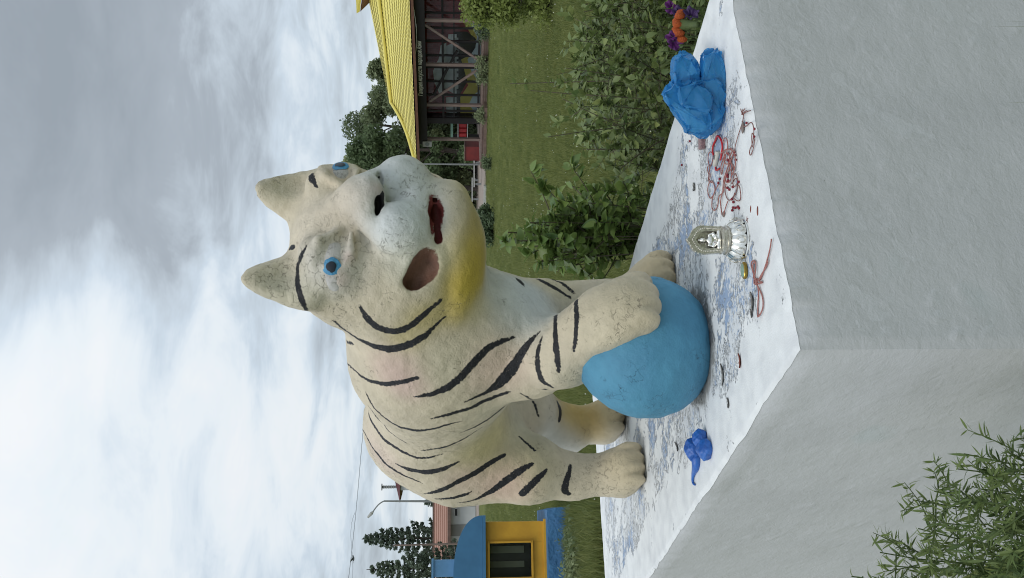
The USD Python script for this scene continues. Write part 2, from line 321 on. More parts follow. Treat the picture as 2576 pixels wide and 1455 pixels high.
usdkit.material(stage, "/World/Looks/grey_paint", {
    "g": ("geometry", {}), "m": ("mapping", {"scale": (5.0, 5.0, 0.55)}), "n1": ("noise_texture", {"scale": 1.6, "detail": 6.0, "roughness": 0.6}), "n2": ("noise_texture", {"scale": 2.2, "detail": 5.0, "roughness": 0.55}),
    "a": ("mix_float", {"fac": 0.5}), "c": ("rgb_ramp", {"ramp": [(0.22, (0.435, 0.442, 0.46)), (0.40, (0.50, 0.508, 0.53)), (0.55, (0.53, 0.538, 0.56)), (0.8, (0.55, 0.558, 0.578))]}),
    "pn": ("noise_texture", {"scale": 65.0, "detail": 5.0, "roughness": 0.7}), "pm": ("map_range", {"from_min": 0.70, "from_max": 0.76, "to_min": 0.0, "to_max": 0.75, "clamp": True}), "spk": ("mix_color", {"b": (0.17, 0.165, 0.155)}),
    "tn": ("noise_texture", {"scale": 4.5, "detail": 4.0}), "tm": ("map_range", {"from_min": 0.66, "from_max": 0.78, "to_min": 0.0, "to_max": 0.5, "clamp": True}), "tint": ("mix_color", {"b": (0.45, 0.51, 0.53)}),
    "bm": ("mapping", {"scale": (1.0, 1.0, 1.5), "rotation": (0.5, 0.5, 0.0)}), "b1": ("noise_texture", {"scale": 36.0, "detail": 7.0, "roughness": 0.62, "distortion": 0.4}), "b2": ("noise_texture", {"scale": 210.0, "detail": 4.0, "roughness": 0.6}), "b2s": ("math", {"math_type": "multiply", "value2": 0.26}), "h": ("math", {"math_type": "add"}),
    "bp": ("bump", {"strength": 0.42, "distance": 0.0038}), "p": ("principled_bsdf", {"roughness": 0.52, "specular_ior_level": 0.4})},
    [("g.position", "m.vector"), ("m.vector", "n1.vector"), ("g.position", "n2.vector"), ("n1.fac", "a.a"), ("n2.fac", "a.b"), ("a.result", "c.fac"), ("g.position", "pn.vector"), ("pn.fac", "pm.value"), ("c.color", "tint.a"), ("g.position", "tn.vector"), ("tn.fac", "tm.value"), ("tm.result", "tint.fac"),
     ("tint.result", "spk.a"), ("pm.result", "spk.fac"), ("spk.result", "p.base_color"), ("g.position", "bm.vector"), ("bm.vector", "b1.vector"), ("g.position", "b2.vector"), ("b2.fac", "b2s.value1"), ("b1.fac", "h.value1"), ("b2s.value", "h.value2"), ("h.value", "bp.height"), ("bp.normal", "p.normal")], surface="p.BSDF")

# ---------------------------------------------------------------- implicit surfaces (signed distances, meshed by surface nets)
def V(*x): return np.array(x, np.float32)

def sd_cone(p, a, b, ra, rb):
    a, b = np.asarray(a, np.float32), np.asarray(b, np.float32)
    ab = b - a
    t = np.clip(((p - a) @ ab) / float(ab @ ab), 0, 1)
    return np.linalg.norm(p - a - t[:, None] * ab, axis=1) - (ra + t * (rb - ra))

def sd_ell(p, c, r, R=None):
    q = p - np.asarray(c, np.float32)
    if R is not None:
        q = q @ np.asarray(R, np.float32)          # columns of R: the ellipsoid's axes
    r = np.asarray(r, np.float32)
    k0 = np.linalg.norm(q / r, axis=1)
    k1 = np.linalg.norm(q / (r * r), axis=1) + 1e-9
    return k0 * (k0 - 1.0) / k1

def sd_path(p, pts, rad, k=0.035):
    d = None
    for i in range(len(pts) - 1):
        e = sd_cone(p, pts[i], pts[i + 1], rad[i], rad[i + 1])
        d = e if d is None else smin(d, e, k)
    return d

def within(p, c, r, fn, pad=0.12):
    """fn(p) near the ball c, r; farther off the distance to that ball."""
    d = np.linalg.norm(p - np.asarray(c, np.float32), axis=1) - r
    m = d < pad
    if m.any():
        d[m] = fn(p[m])
    return d

def smin(a, b, k):
    h = np.maximum(k - np.abs(a - b), 0) / k
    return np.minimum(a, b) - h * h * k * 0.25

def smax(a, b, k): return -smin(-a, -b, k)

def surface(fn, lo, hi, step, block=8):
    """Mesh of fn(points) = 0 in the box lo..hi: fn is worked out only in blocks that the surface may cross."""
    lo, hi = np.asarray(lo, float), np.asarray(hi, float)
    nb = np.ceil((hi - lo) / (step * block)).astype(int)
    n = nb * block + 1
    cen = np.stack(np.meshgrid(*[(np.arange(k) + 0.5) * block * step + lo[i] for i, k in enumerate(nb)], indexing="ij"), -1).reshape(-1, 3).astype(np.float32)
    dc = fn(cen)
    near = (np.abs(dc) < step * block * 1.25).reshape(nb)
    sgn = dc.reshape(nb)
    g = np.repeat(np.repeat(np.repeat(np.where(sgn < 0, -1.0, 1.0).astype(np.float32), block, 0), block, 1), block, 2)
    g = np.pad(g, ((0, 1),) * 3, mode="edge")
    need = np.zeros(n, bool)
    m = np.repeat(np.repeat(np.repeat(near, block, 0), block, 1), block, 2)
    for dx in (0, 1):
        for dy in (0, 1):
            for dz in (0, 1):
                need[dx:n[0] - 1 + dx, dy:n[1] - 1 + dy, dz:n[2] - 1 + dz] |= m
    idx = np.argwhere(need)
    pts = (idx * step + lo).astype(np.float32)
    out = np.empty(len(pts), np.float32)
    for i in range(0, len(pts), 400000):
        out[i:i + 400000] = fn(pts[i:i + 400000])
    g[need] = out
    s = g < 0
    cnt = sum(s[dx:n[0] - 1 + dx, dy:n[1] - 1 + dy, dz:n[2] - 1 + dz].astype(np.int8) for dx in (0, 1) for dy in (0, 1) for dz in (0, 1))
    cells = np.argwhere((cnt > 0) & (cnt < 8))
    vid = np.full(n, -1, np.int64)
    vid[cells[:, 0], cells[:, 1], cells[:, 2]] = np.arange(len(cells))
    acc, w = np.zeros((len(cells), 3)), np.zeros(len(cells))
    corners = [(dx, dy, dz) for dx in (0, 1) for dy in (0, 1) for dz in (0, 1)]
    val = {c: g[cells[:, 0] + c[0], cells[:, 1] + c[1], cells[:, 2] + c[2]] for c in corners}
    for c in corners:
        for ax in range(3):
            if c[ax] == 0:
                e = list(c); e[ax] = 1; e = tuple(e)
                x = (val[c] < 0) != (val[e] < 0)
                t = np.where(x, val[c] / np.where(x, val[c] - val[e], 1), 0)
                q = np.array(c, float) + np.zeros((len(cells), 3))
                q[:, ax] = t
                acc += q * x[:, None]; w += x
    verts = (cells + acc / w[:, None]) * step + lo
    faces = []
    for ax in range(3):
        a1, a2 = (ax + 1) % 3, (ax + 2) % 3
        sl0, sl1 = [slice(None)] * 3, [slice(None)] * 3
        sl0[ax], sl1[ax] = slice(0, -1), slice(1, None)
        x = s[tuple(sl0)] != s[tuple(sl1)]
        e = np.argwhere(x)
        e = e[(e[:, a1] > 0) & (e[:, a2] > 0) & (e[:, a1] < n[a1] - 1) & (e[:, a2] < n[a2] - 1)]
        inside = s[e[:, 0], e[:, 1], e[:, 2]]
        def at(o1, o2):
            q = e.copy(); q[:, a1] -= o1; q[:, a2] -= o2
            return vid[q[:, 0], q[:, 1], q[:, 2]]
        quad = np.stack([at(1, 1), at(0, 1), at(0, 0), at(1, 0)], 1)
        quad[~inside] = quad[~inside][:, ::-1]
        faces.append(quad)
    f = np.vstack(faces)
    f = f[(f >= 0).all(1)]
    f = np.vstack([f[:, [0, 1, 2]], f[:, [0, 2, 3]]])
    return verts, f

def vertex_normals(v, f):
    n, fn = np.zeros_like(v), np.cross(v[f[:, 1]] - v[f[:, 0]], v[f[:, 2]] - v[f[:, 0]])
    for k in range(3):
        np.add.at(n, f[:, k], fn)
    return n / np.maximum(np.linalg.norm(n, axis=1, keepdims=True), 1e-12)

# ---------------------------------------------------------------- the tiger statue
TH = np.radians(32.0)
G_, L_ = np.array([np.sin(TH), -np.cos(TH)]), np.array([np.cos(TH), np.sin(TH)])
T0 = np.array([0.088, 2.0])
def W(a, b, z):
    """Statue frame (forward, towards its far side, up from the slab) to world."""
    xy = T0 + G_ * a + L_ * b
    return np.array([xy[0], xy[1], 0.95 + z], np.float32)
AX = np.array([[G_[0], L_[0], 0], [G_[1], L_[1], 0], [0, 0, 1.0]])           # columns: the frame's axes in world
def rot(yaw=0, pitch=0, roll=0):
    """Axes turned in the statue frame: yaw about up, pitch nose up, roll about forward (degrees)."""
    y, p, r = np.radians([yaw, pitch, roll])
    Rz = np.array([[np.cos(y), -np.sin(y), 0], [np.sin(y), np.cos(y), 0], [0, 0, 1]])
    Ry = np.array([[np.cos(p), 0, -np.sin(p)], [0, 1, 0], [np.sin(p), 0, np.cos(p)]])
    Rx = np.array([[1, 0, 0], [0, np.cos(r), -np.sin(r)], [0, np.sin(r), np.cos(r)]])
    return AX @ Rz @ Ry @ Rx
HZ = 0.718
def P_(x, y, depth):
    r = np.array([0, np.cos(PITCH), -np.sin(PITCH)]) + np.array([1.0, 0, 0]) * ((727.5 - y) / 2210) - np.array([0, np.sin(PITCH), np.cos(PITCH)]) * ((x - 1288) / 2210)
    return (np.array([0, 0, 1.5]) + r * (depth / r[1])).astype(np.float32)
def H(a, b, c): return W(a, b, HZ + c)

def sd_body(p):
    # torso: rump, waist, ribcage, withers
    d = sd_ell(p, W(-0.80, -0.09, 0.595), (0.235, 0.19, 0.225), rot(pitch=8))
    d = smin(d, sd_ell(p, W(-0.55, -0.10, 0.60), (0.30, 0.165, 0.175), rot()), 0.12)
    d = smin(d, sd_ell(p, W(-0.33, -0.11, 0.585), (0.20, 0.165, 0.215), rot(pitch=20)), 0.10)
    # chest
    d = smin(d, sd_ell(p, W(-0.19, -0.085, 0.50), (0.13, 0.13, 0.20), rot(pitch=-12)), 0.09)
    # neck
    d = smin(d, sd_cone(p, W(-0.28, -0.10, 0.63), W(-0.05, -0.04, 0.685), 0.148, 0.150), 0.12)
    return d

def sd_paw(p, c, yaw=0, r=(0.088, 0.068, 0.06), pitch=-8, curl=0.0):
    """Paw with four toes side by side; c is its middle."""
    R = rot(yaw=yaw, pitch=pitch)
    d = sd_ell(p, c, r, R)
    for k in (-1.5, -0.5, 0.5, 1.5):
        off = R @ np.array([r[0] * (0.61 - 0.05 * k * k), k * r[1] * 0.47, -r[2] * (0.18 + curl)])
        d = smin(d, sd_ell(p, c + off, (r[0] * 0.44, r[1] * 0.25, r[2] * 0.62), R), 0.011)
    return d

def sd_hind_near(p):
    d = sd_path(p, [W(-0.84, -0.165, 0.52), W(-0.82, -0.215, 0.34), W(-0.865, -0.225, 0.21), W(-0.85, -0.225, 0.06)], [0.150, 0.098, 0.064, 0.062])
    d = smin(d, sd_paw(p, W(-0.815, -0.225, 0.055)), 0.04)
    return d

def sd_hind_far(p):
    e = sd_path(p, [W(-0.86, 0.0, 0.50), W(-0.93, 0.02, 0.33), W(-1.06, 0.025, 0.20), W(-1.06, 0.025, 0.06)], [0.150, 0.095, 0.066, 0.058])
    e = smin(e, sd_ell(p, P_(1400, 1100, 2.86), (0.07, 0.06, 0.10), rot()), 0.05)
    e = smin(e, sd_paw(p, W(-1.02, 0.025, 0.055)), 0.04)
    return e

def sd_front_far(p):
    f = sd_path(p, [W(-0.25, -0.03, 0.50), W(-0.27, -0.005, 0.34), W(-0.27, 0.03, 0.07)], [0.115, 0.078, 0.060])
    f = smin(f, sd_paw(p, W(-0.235, 0.055, 0.05)), 0.04)
    return f

def sd_arm(p):
    d = sd_path(p, [P_(1180, 880, 2.24), P_(1330, 905, 2.13), P_(1415, 885, 2.03), P_(1500, 815, 1.91)], [0.11, 0.088, 0.078, 0.066])
    d = smin(d, sd_paw(p, P_(1562, 780, 1.865), yaw=10, r=(0.085, 0.074, 0.06), pitch=-50, curl=-0.1), 0.05)
    return d

def sd_ear(p, s):
    o, R = H(0.035, s * 0.100, 0.10), rot(yaw=-s * 12, roll=s * 4)
    q = (p - o) @ R.astype(np.float32)
    h = np.clip(q[:, 2] / 0.178, -0.5, 2)
    rad = np.where(h < 1, np.clip(1 - h, 0, 2) ** 0.40 * (0.072 + 0.034 * np.clip(1 - h, 0, 1.0)), -0.02)
    x = q[:, 0] - 0.030 * h * h
    e = (np.sqrt((x * 1.75) ** 2 + (q[:, 1] - s * (-0.008 + 0.044 * h)) ** 2) - rad) * 0.6
    e = smax(e, 0.015 - q[:, 2], 0.04)
    e = smax(e, -sd_ell(p, H(0.122, s * 0.122, 0.180), (0.050, 0.056, 0.078), rot(yaw=-s * 12, pitch=8)), 0.014)
    return e

def sd_head(p):
    d = sd_ell(p, H(-0.005, 0, 0.015), (0.155, 0.158, 0.180), rot())
    d = smin(d, sd_ell(p, H(0.05, 0, 0.085), (0.105, 0.125, 0.090), rot(pitch=-30)), 0.05)              # forehead
    for s in (-1, 1):
        d = smin(d, sd_ell(p, H(-0.015, s * 0.088, 0.075), (0.095, 0.078, 0.085), rot()), 0.07)          # side of the skull under the ear
        d = smin(d, sd_ell(p, H(0.02, s * 0.085, -0.07), (0.115, 0.095, 0.115), rot()), 0.07)           # cheeks
        d = smin(d, sd_cone(p, H(0.075, s * 0.145, 0.125), H(0.124, s * 0.092, 0.130), 0.015, 0.025), 0.05)   # brow
        d = smin(d, sd_ell(p, H(0.089, s * 0.105, 0.078), (0.056, 0.058, 0.048), rot(yaw=-s * 35)), 0.03)      # eye socket swell
    d = smin(d, sd_ell(p, H(0.085, -0.0, -0.165), (0.110, 0.090, 0.052), rot(pitch=4)), 0.05)              # lower jaw
    d = smin(d, sd_ell(p, H(0.145, 0.048, -0.150), (0.03, 0.022, 0.028), rot()), 0.03)
    d = smin(d, sd_ell(p, H(0.00, -0.02, -0.165), (0.132, 0.140, 0.070), rot(pitch=-6)), 0.010)            # throat fold
    # muzzle with the two mouth openings
    d = smin(d, sd_ell(p, H(0.10, 0, -0.085), (0.105, 0.115, 0.060), rot()), 0.04)
    for s in (-1, 1):
        d = smin(d, sd_ell(p, H(0.153, s * 0.058, -0.055), (0.072, 0.061, 0.066), rot(yaw=s * 18)), 0.008)
    # lids round the eyes: an arched upper fold under the brow, a straight lower one
    for s in (-1, 1):
        up_ = [H(0.158, s * 0.062, 0.075), H(0.160, s * 0.085, 0.112), H(0.135, s * 0.122, 0.122), H(0.095, s * 0.150, 0.105)]
        d = smin(d, sd_path(p, up_, [0.005, 0.008, 0.008, 0.005], 0.006), 0.018)
        d = smin(d, sd_path(p, [H(0.162, s * 0.070, 0.046), H(0.148, s * 0.105, 0.046), H(0.108, s * 0.142, 0.060)], [0.005, 0.006, 0.004], 0.006), 0.016)
    # nose
    nose = sd_cone(p, H(0.075, 0, 0.10), H(0.175, 0, 0.035), 0.062, 0.048)
    nose = smin(nose, sd_ell(p, H(0.195, 0, 0.018), (0.048, 0.052, 0.034), rot(pitch=-30)), 0.03)
    for s in (-1, 1):
        nose = smin(nose, sd_ell(p, H(0.172, s * 0.050, 0.006), (0.036, 0.027, 0.024), rot(yaw=s * 20)), 0.02)
    d = smin(d, nose, 0.016)
    d = smax(d, -mouth_front(p), 0.008)
    for s in (-1, 1):
        d = smax(d, -mouth_side(p, s), 0.010)
        d = smax(d, -sd_ell(p, H(0.208, s * 0.034, -0.010), (0.016, 0.024, 0.0065), rot(yaw=s * 20)), 0.005)
        d = smin(d, sd_ear(p, s), 0.030)
    return d

def deepen(fn, p, s=0.024): return np.minimum(fn(p), fn(p + (AX[:, 0] * s).astype(np.float32)))
def mouth_front(p): return deepen(lambda q: sd_path(q, [H(0.17, -0.072, -0.130), H(0.185, -0.03, -0.128), H(0.197, 0.003, -0.125)], [0.010, 0.0125, 0.010], 0.01), p)
def mouth_side(p, s): return deepen(lambda q: sd_path(q, [H(0.158, s * 0.108, -0.122), H(0.135, s * 0.125, -0.108), H(0.095, s * 0.142, -0.076)], [0.013, 0.0225, 0.019], 0.02), p, 0.018)

def sd_tiger(p):
    d = within(p, W(-0.5, -0.09, 0.58), 0.58, sd_body)
    for c, r, fn, k in ((W(-0.85, -0.21, 0.30), 0.40, sd_hind_near, 0.07), (W(-0.96, 0.02, 0.30), 0.40, sd_hind_far, 0.07),
                        (W(-0.25, 0.0, 0.30), 0.40, sd_front_far, 0.06), (P_(1380, 860, 2.08), 0.36, sd_arm, 0.05), (H(0.06, 0, 0.02), 0.36, sd_head, 0.045)):
        d = smin(d, within(p, c, r, fn), k)
    return smax(d, 0.95 - 0.004 - p[:, 2], 0.004)
TLO, THI = (-0.92, 1.55, 0.93), (0.42, 3.15, 2.05)

# paint strokes: (points in the photograph's own measure, half widths)
STROKES = [
 ([(905,770),(918,795),(945,822),(975,833),(1005,833),(1035,820),(1065,795),(1090,772),(1108,755)], [3,7,10,11,11,9,8,6,4]),
 ([(840,808),(870,835),(905,855),(945,873),(985,880),(1030,868),(1070,845),(1100,815),(1122,795)], [3,4,6,8,9,9,7,4,2]),
 ([(815,820),(840,843),(865,858),(888,865)], [2,3,4,3]),
 ([(770,620),(757,640),(749,668),(747,700),(753,735),(762,765),(772,784)], [2,5,7,7,7,6,3]),
 ([(779,433),(785,452),(796,470)], [7,7,3]),
 ([(714,628),(738,622)], [5,6]),
 ([(853,880),(873,915),(921,956),(967,968),(1015,961),(1051,951)], [1,2,4,6,6,4]),
 ([(1036,1000),(1085,993),(1126,977),(1161,949),(1196,908),(1230,873),(1265,857),(1293,849)], [1,6,9,9,9,8,5,2]),
 ([(1170,1011),(1220,991),(1255,967),(1283,935),(1307,897),(1331,862),(1357,835)], [2,5,12,13,9,7,2]),
 ([(1364,848),(1352,885),(1352,925),(1362,960),(1390,975)], [2,6,7,8,4]),
 ([(1398,793),(1396,829),(1399,874),(1403,911),(1405,935)], [5,8,8,6,4]),
 ([(1449,757),(1451,789),(1449,829),(1446,862),(1443,885)], [6,7,7,5,3]),
 ([(1085,1053),(1133,1043),(1185,1026),(1230,1005),(1279,986)], [2,5,6,6,4]),
 ([(920,987),(939,1026),(967,1053),(1008,1076),(1050,1085),(1095,1079),(1126,1067),(1163,1060)], [2,3,4,6,6,4,3,1]),
 ([(921,1015),(953,1057),(984,1092),(1029,1118)], [2,3,3,1]),
 ([(918,1022),(935,1064),(967,1109),(1005,1133),(1043,1151),(1071,1154),(1116,1142)], [2,5,6,5,4,4,1]),
 ([(1154,1092),(1196,1074),(1237,1050),(1272,1022)], [1,5,5,2]),
 ([(1060,1135),(1109,1128),(1154,1112),(1196,1088),(1230,1064)], [2,4,4,2,1]),
 ([(994,1168),(1029,1182),(1071,1189),(1112,1182),(1151,1163)], [2,7,9,8,4]),
 ([(911,1078),(939,1130),(970,1168),(1012,1196),(1064,1217)], [2,4,5,4,1]),
 ([(1064,1244),(1109,1234),(1151,1213),(1196,1189),(1234,1164),(1269,1145)], [1,6,7,8,7,4]),
 ([(1150,1266),(1192,1259),(1237,1237),(1272,1210),(1307,1185),(1338,1168)], [1,3,7,8,7,4]),
 ([(1314,1243),(1338,1220),(1359,1199),(1375,1184)], [8,8,7,4]),
 ([(1435,1173),(1430,1196),(1421,1217),(1418,1235),(1432,1245)], [4,7,8,8,4]),
 ([(1095,1255),(1133,1256),(1168,1246),(1185,1237)], [2,4,5,2]),
 ([(939,1160),(967,1200),(1029,1232)], [2,2,2]),
 ([(1404,1017),(1411,1036),(1407,1057)], [8,8,5]),
 ([(1308,990),(1342,1008),(1355,1050)], [2,3,2]),
 ([(1326,688),(1363,708),(1393,724),(1436,750)], [2,6,6,2]),
 ([(1386,702),(1415,712),(1445,738)], [3,5,2]),
 ([(1307,1099),(1345,1133)], [2,3]),
]
# paint tints: (x, y, radius in the photograph's measure, colour, strength)
BLOBS = [
 (1203,650,58,(.46,.345,.015),2.6),(1188,720,54,(.44,.33,.015),2.6),(1155,780,40,(.46,.36,.08),1.1),(1198,570,42,(.49,.39,.11),1.5),(1185,500,40,(.52,.45,.20),.8),
 (1075,800,45,(.52,.43,.17),.7),(1020,850,40,(.55,.46,.22),.5),(1130,640,40,(.62,.59,.44),.6),
 (1000,540,75,(.62,.68,.75),1.8),(1000,445,70,(.62,.68,.75),1.8),(1060,560,45,(.62,.66,.68),.9),(1040,640,60,(.62,.62,.55),.8),
 (1320,745,75,(.58,.64,.69),1.6),(1255,720,60,(.60,.63,.60),.9),
 (1430,1115,70,(.62,.66,.70),1.5),(1330,1100,60,(.52,.50,.40),.8),
 (1000,935,55,(.62,.45,.42),.8),(1030,970,40,(.60,.44,.42),.6),(1250,930,60,(.62,.48,.42),.8),(1270,1210,55,(.62,.44,.38),.9),(1170,1200,50,(.62,.48,.42),.6),(960,1150,55,(.62,.50,.45),.6),
 (955,478,22,(.60,.42,.40),1.3),(800,560,80,(.62,.55,.47),.7),(900,500,60,(.62,.54,.48),.8),(850,430,25,(.62,.5,.46),.6),
 (1230,1120,70,(.56,.48,.24),.9),(1330,1150,60,(.55,.48,.30),.8),(1445,1048,48,(.50,.33,.05),3.0),(1480,1070,40,(.48,.34,.10),1.8),(1420,1030,30,(.53,.43,.20),.8),
 (1600,780,70,(.50,.44,.32),.9),(1560,740,60,(.50,.45,.34),.7),(1450,950,45,(.46,.43,.35),.8),(1590,1165,70,(.47,.40,.27),.9),(1655,670,60,(.50,.41,.26),1.2),(1540,1030,40,(.50,.41,.24),1.0),(1400,720,40,(.55,.49,.34),.7),
 (780,735,45,(.50,.48,.40),.9),(690,720,50,(.52,.50,.41),.8),(760,660,20,(.5,.48,.40),.6),(690,470,40,(.50,.46,.36),.9),
 (832,672,62,(.62,.61,.60),1.3),(850,700,22,(.64,.50,.48),1.2),(875,650,16,(.64,.48,.46),1.0),(820,610,30,(.60,.57,.50),.6),
 (1480,830,60,(.58,.52,.40),.6),(1100,930,60,(.58,.54,.42),.5),(1200,760,40,(.55,.50,.33),.8),
]

def trace(pts, fn=None, near=1.2):
    """Where the lines of sight through the given points meet the statue; NaN where they miss."""
    o = np.array([0, 0, 1.5])
    d = np.array([P_(x, y, 1.0) for x, y in pts], float) - o
    d /= np.linalg.norm(d, axis=1, keepdims=True)
    t = np.full(len(d), near)
    for _ in range(60):
        e = (fn or sd_tiger)((o + d * t[:, None]).astype(np.float32))
        t = t + np.clip(e, -0.05, 0.3) * 0.8
        if t.min() > 4: break
    q = o + d * t[:, None]
    q[(np.abs(e) > 0.01) | (t > 3.6)] = np.nan
    return q

def paint(v, n, mirror=True):
    """Per vertex: signed distance to the nearest stripe (metres, negative inside), tint."""
    from scipy.spatial import cKDTree
    dist = np.full(len(v), 0.05)
    tree = cKDTree(v)
    cen = W(0, -0.10, 0); ax = np.array([L_[0], L_[1], 0])
    for k, (pts, hw) in enumerate(STROKES):
        s = np.concatenate([[0], np.cumsum(np.linalg.norm(np.diff(np.array(pts, float), axis=0), axis=1))])
        m = max(4, int(s[-1] / 7))
        u = np.linspace(0, s[-1], m)
        fx = [np.interp(u, s, np.array(pts, float)[:, i]) for i in (0, 1)]
        ker = np.array([0.25, 0.5, 0.25])
        for i in (0, 1):
            for _ in range(2):
                g = np.convolve(np.pad(fx[i], 1, mode="edge"), ker, "valid"); g[0], g[-1] = fx[i][0], fx[i][-1]; fx[i] = g
        q = trace(np.stack(fx, 1))
        h = np.interp(u, s, hw)
        ok = np.isfinite(q[:, 0])
        q, h = q[ok], h[ok]
        if len(q) < 2: continue
        h = 1.22 * h / 2210 * q[:, 1]
        runs = [q]
        if mirror and k > 5:                       # the far flank carries like strokes
            runs.append(q - 2 * ((q - cen) @ ax)[:, None] * ax)
        elif mirror and k < 3:
            runs.append(q - 2 * ((q - W(0, 0, 0)) @ ax)[:, None] * ax)
        for r in runs:
            near = np.unique(np.concatenate(tree.query_ball_point(r, 0.055))).astype(int)
            if not len(near): continue
            p = v[near]
            best = np.full(len(p), 1.0)
            for i in range(len(r) - 1):
                ab = r[i + 1] - r[i]
                if np.linalg.norm(ab) > 0.08: continue
                t = np.clip(((p - r[i]) @ ab) / (ab @ ab + 1e-12), 0, 1)
                e = np.linalg.norm(p - r[i] - t[:, None] * ab, axis=1) - (h[i] + t * (h[i + 1] - h[i]))
                best = np.minimum(best, e)
            dist[near] = np.minimum(dist[near], best)
    base = np.array([0.585, 0.520, 0.412])
    tint, wsum = np.tile(base, (len(v), 1)), np.ones(len(v))
    acc = tint.copy()
    q = trace([(b[0], b[1]) for b in BLOBS])
    for (x, y, r, col, a), c in zip(BLOBS, q):
        if not np.isfinite(c[0]): continue
        R = r / 2210 * c[1]
        w = a * 3.2 * np.exp(-(np.linalg.norm(v - c, axis=1) / R) ** 2)
        acc += w[:, None] * np.array(col); wsum += w
    tint = acc / wsum[:, None]
    p = v.astype(np.float32)
    tint = tint * [0.90, 0.888, 0.835]
    # mouth and nostrils
    red, brown, dark = np.array([.115, .022, .020]), np.array([.165, .085, .060]), np.array([.012, .010, .011])
    spots = [(mouth_front(p) - 0.0020, red)]
    for s in (-1, 1):
        spots.append((mouth_side(p, s) - 0.0020, brown))
        w_ = 1.0 if s < 0 else 0.55
        spots.append((sd_path(p, [H(0.216, s * 0.012, -0.022), H(0.212, s * 0.030, -0.012), H(0.192, s * 0.056, -0.006)], [0.009 * w_, 0.0105 * w_, 0.004 * w_], 0.01), dark))
        spots.append((sd_ell(p, H(0.207, s * 0.034, -0.010), (0.0180 * w_, 0.0250 * w_, 0.0076), rot(yaw=s * 20)), dark))
    dd = np.stack([x[0] for x in spots], 1)
    hole = dd.min(1)
    hcol = np.array([x[1] for x in spots])[dd.argmin(1)]
    hcol = hcol * (0.7 + 0.6 * noise(v * 70, 6))[:, None]
    return dist.astype(np.float32), tint.astype(np.float32), hole.astype(np.float32), hcol.astype(np.float32)

# ---------------------------------------------------------------- lawn
usdkit.material(stage, "/World/Looks/lawn_green", {
    "g": ("geometry", {}), "n1": ("noise_texture", {"scale": 0.45, "detail": 7.0, "roughness": 0.62}), "n2": ("noise_texture", {"scale": 7.0, "detail": 6.0, "roughness": 0.7}),
    "a": ("mix_float", {"fac": 0.5}), "r": ("rgb_ramp", {"ramp": [(0.25, (0.050, 0.070, 0.018)), (0.43, (0.088, 0.108, 0.028)), (0.57, (0.130, 0.142, 0.038)), (0.75, (0.20, 0.185, 0.07))]}),
    "bp": ("bump", {"strength": 0.8, "distance": 0.05}), "p": ("principled_bsdf", {"roughness": 0.9, "specular_ior_level": 0.15})},
    [("g.position", "n1.vector"), ("g.position", "n2.vector"), ("n1.fac", "a.a"), ("n2.fac", "a.b"), ("a.result", "r.fac"), ("r.color", "p.base_color"), ("n2.fac", "bp.height"), ("bp.normal", "p.normal")], surface="p.BSDF")
gx = np.concatenate([-np.geomspace(400, 6, 26), np.linspace(-5, 5, 21), np.geomspace(6, 400, 26)])
gy = np.concatenate([[-60, -20, -5], np.linspace(-2, 14, 33), np.geomspace(15, 700, 40)])
XX, YY = np.meshgrid(gx, gy, indexing="ij")
ZZ = 0.05 * (fbm(np.stack([XX * 0.25, YY * 0.25, 0 * XX], -1), 3, 4) - 0.5) * (np.hypot(XX, YY) < 60) - 0.01
ii, jj = np.meshgrid(np.arange(len(gx) - 1), np.arange(len(gy) - 1), indexing="ij")
q = np.stack([ii * len(gy) + jj, (ii + 1) * len(gy) + jj, (ii + 1) * len(gy) + jj + 1, ii * len(gy) + jj + 1], -1).reshape(-1, 4)
obj("lawn", (np.stack([XX, YY, ZZ], -1).reshape(-1, 3), q), "lawn_green", smooth=True, kind="structure")

# blades of grass and clover: tufts scattered over the near lawn
leaf_look("grass_blade", (0.085, 0.115, 0.030), (0.19, 0.205, 0.065), rough=0.6)
look("clover_white", (0.62, 0.62, 0.52), rough=0.8)
def tuft(seed, n, h, spread, w):
    r = np.random.default_rng(seed)
    v, f = [], []
    for i in range(n):
        a, b = r.uniform(0, 6.28), r.uniform(0, 6.28)
        o = np.array([r.normal(0, spread), r.normal(0, spread), 0])
        hh = h * r.uniform(0.5, 1.2)
        side = np.array([np.cos(a), np.sin(a), 0]) * w
        lean = np.array([np.cos(b), np.sin(b), 0]) * hh * r.uniform(0.1, 0.7)
        k = len(v)
        v += [o - side, o + side, o + lean * 0.4 + [0, 0, hh * 0.6] + side * 0.7, o + lean * 0.4 + [0, 0, hh * 0.6] - side * 0.7, o + lean + [0, 0, hh]]
        f += [(k, k + 1, k + 2), (k, k + 2, k + 3), (k + 3, k + 2, k + 4)]
    return np.array(v), np.array(f)
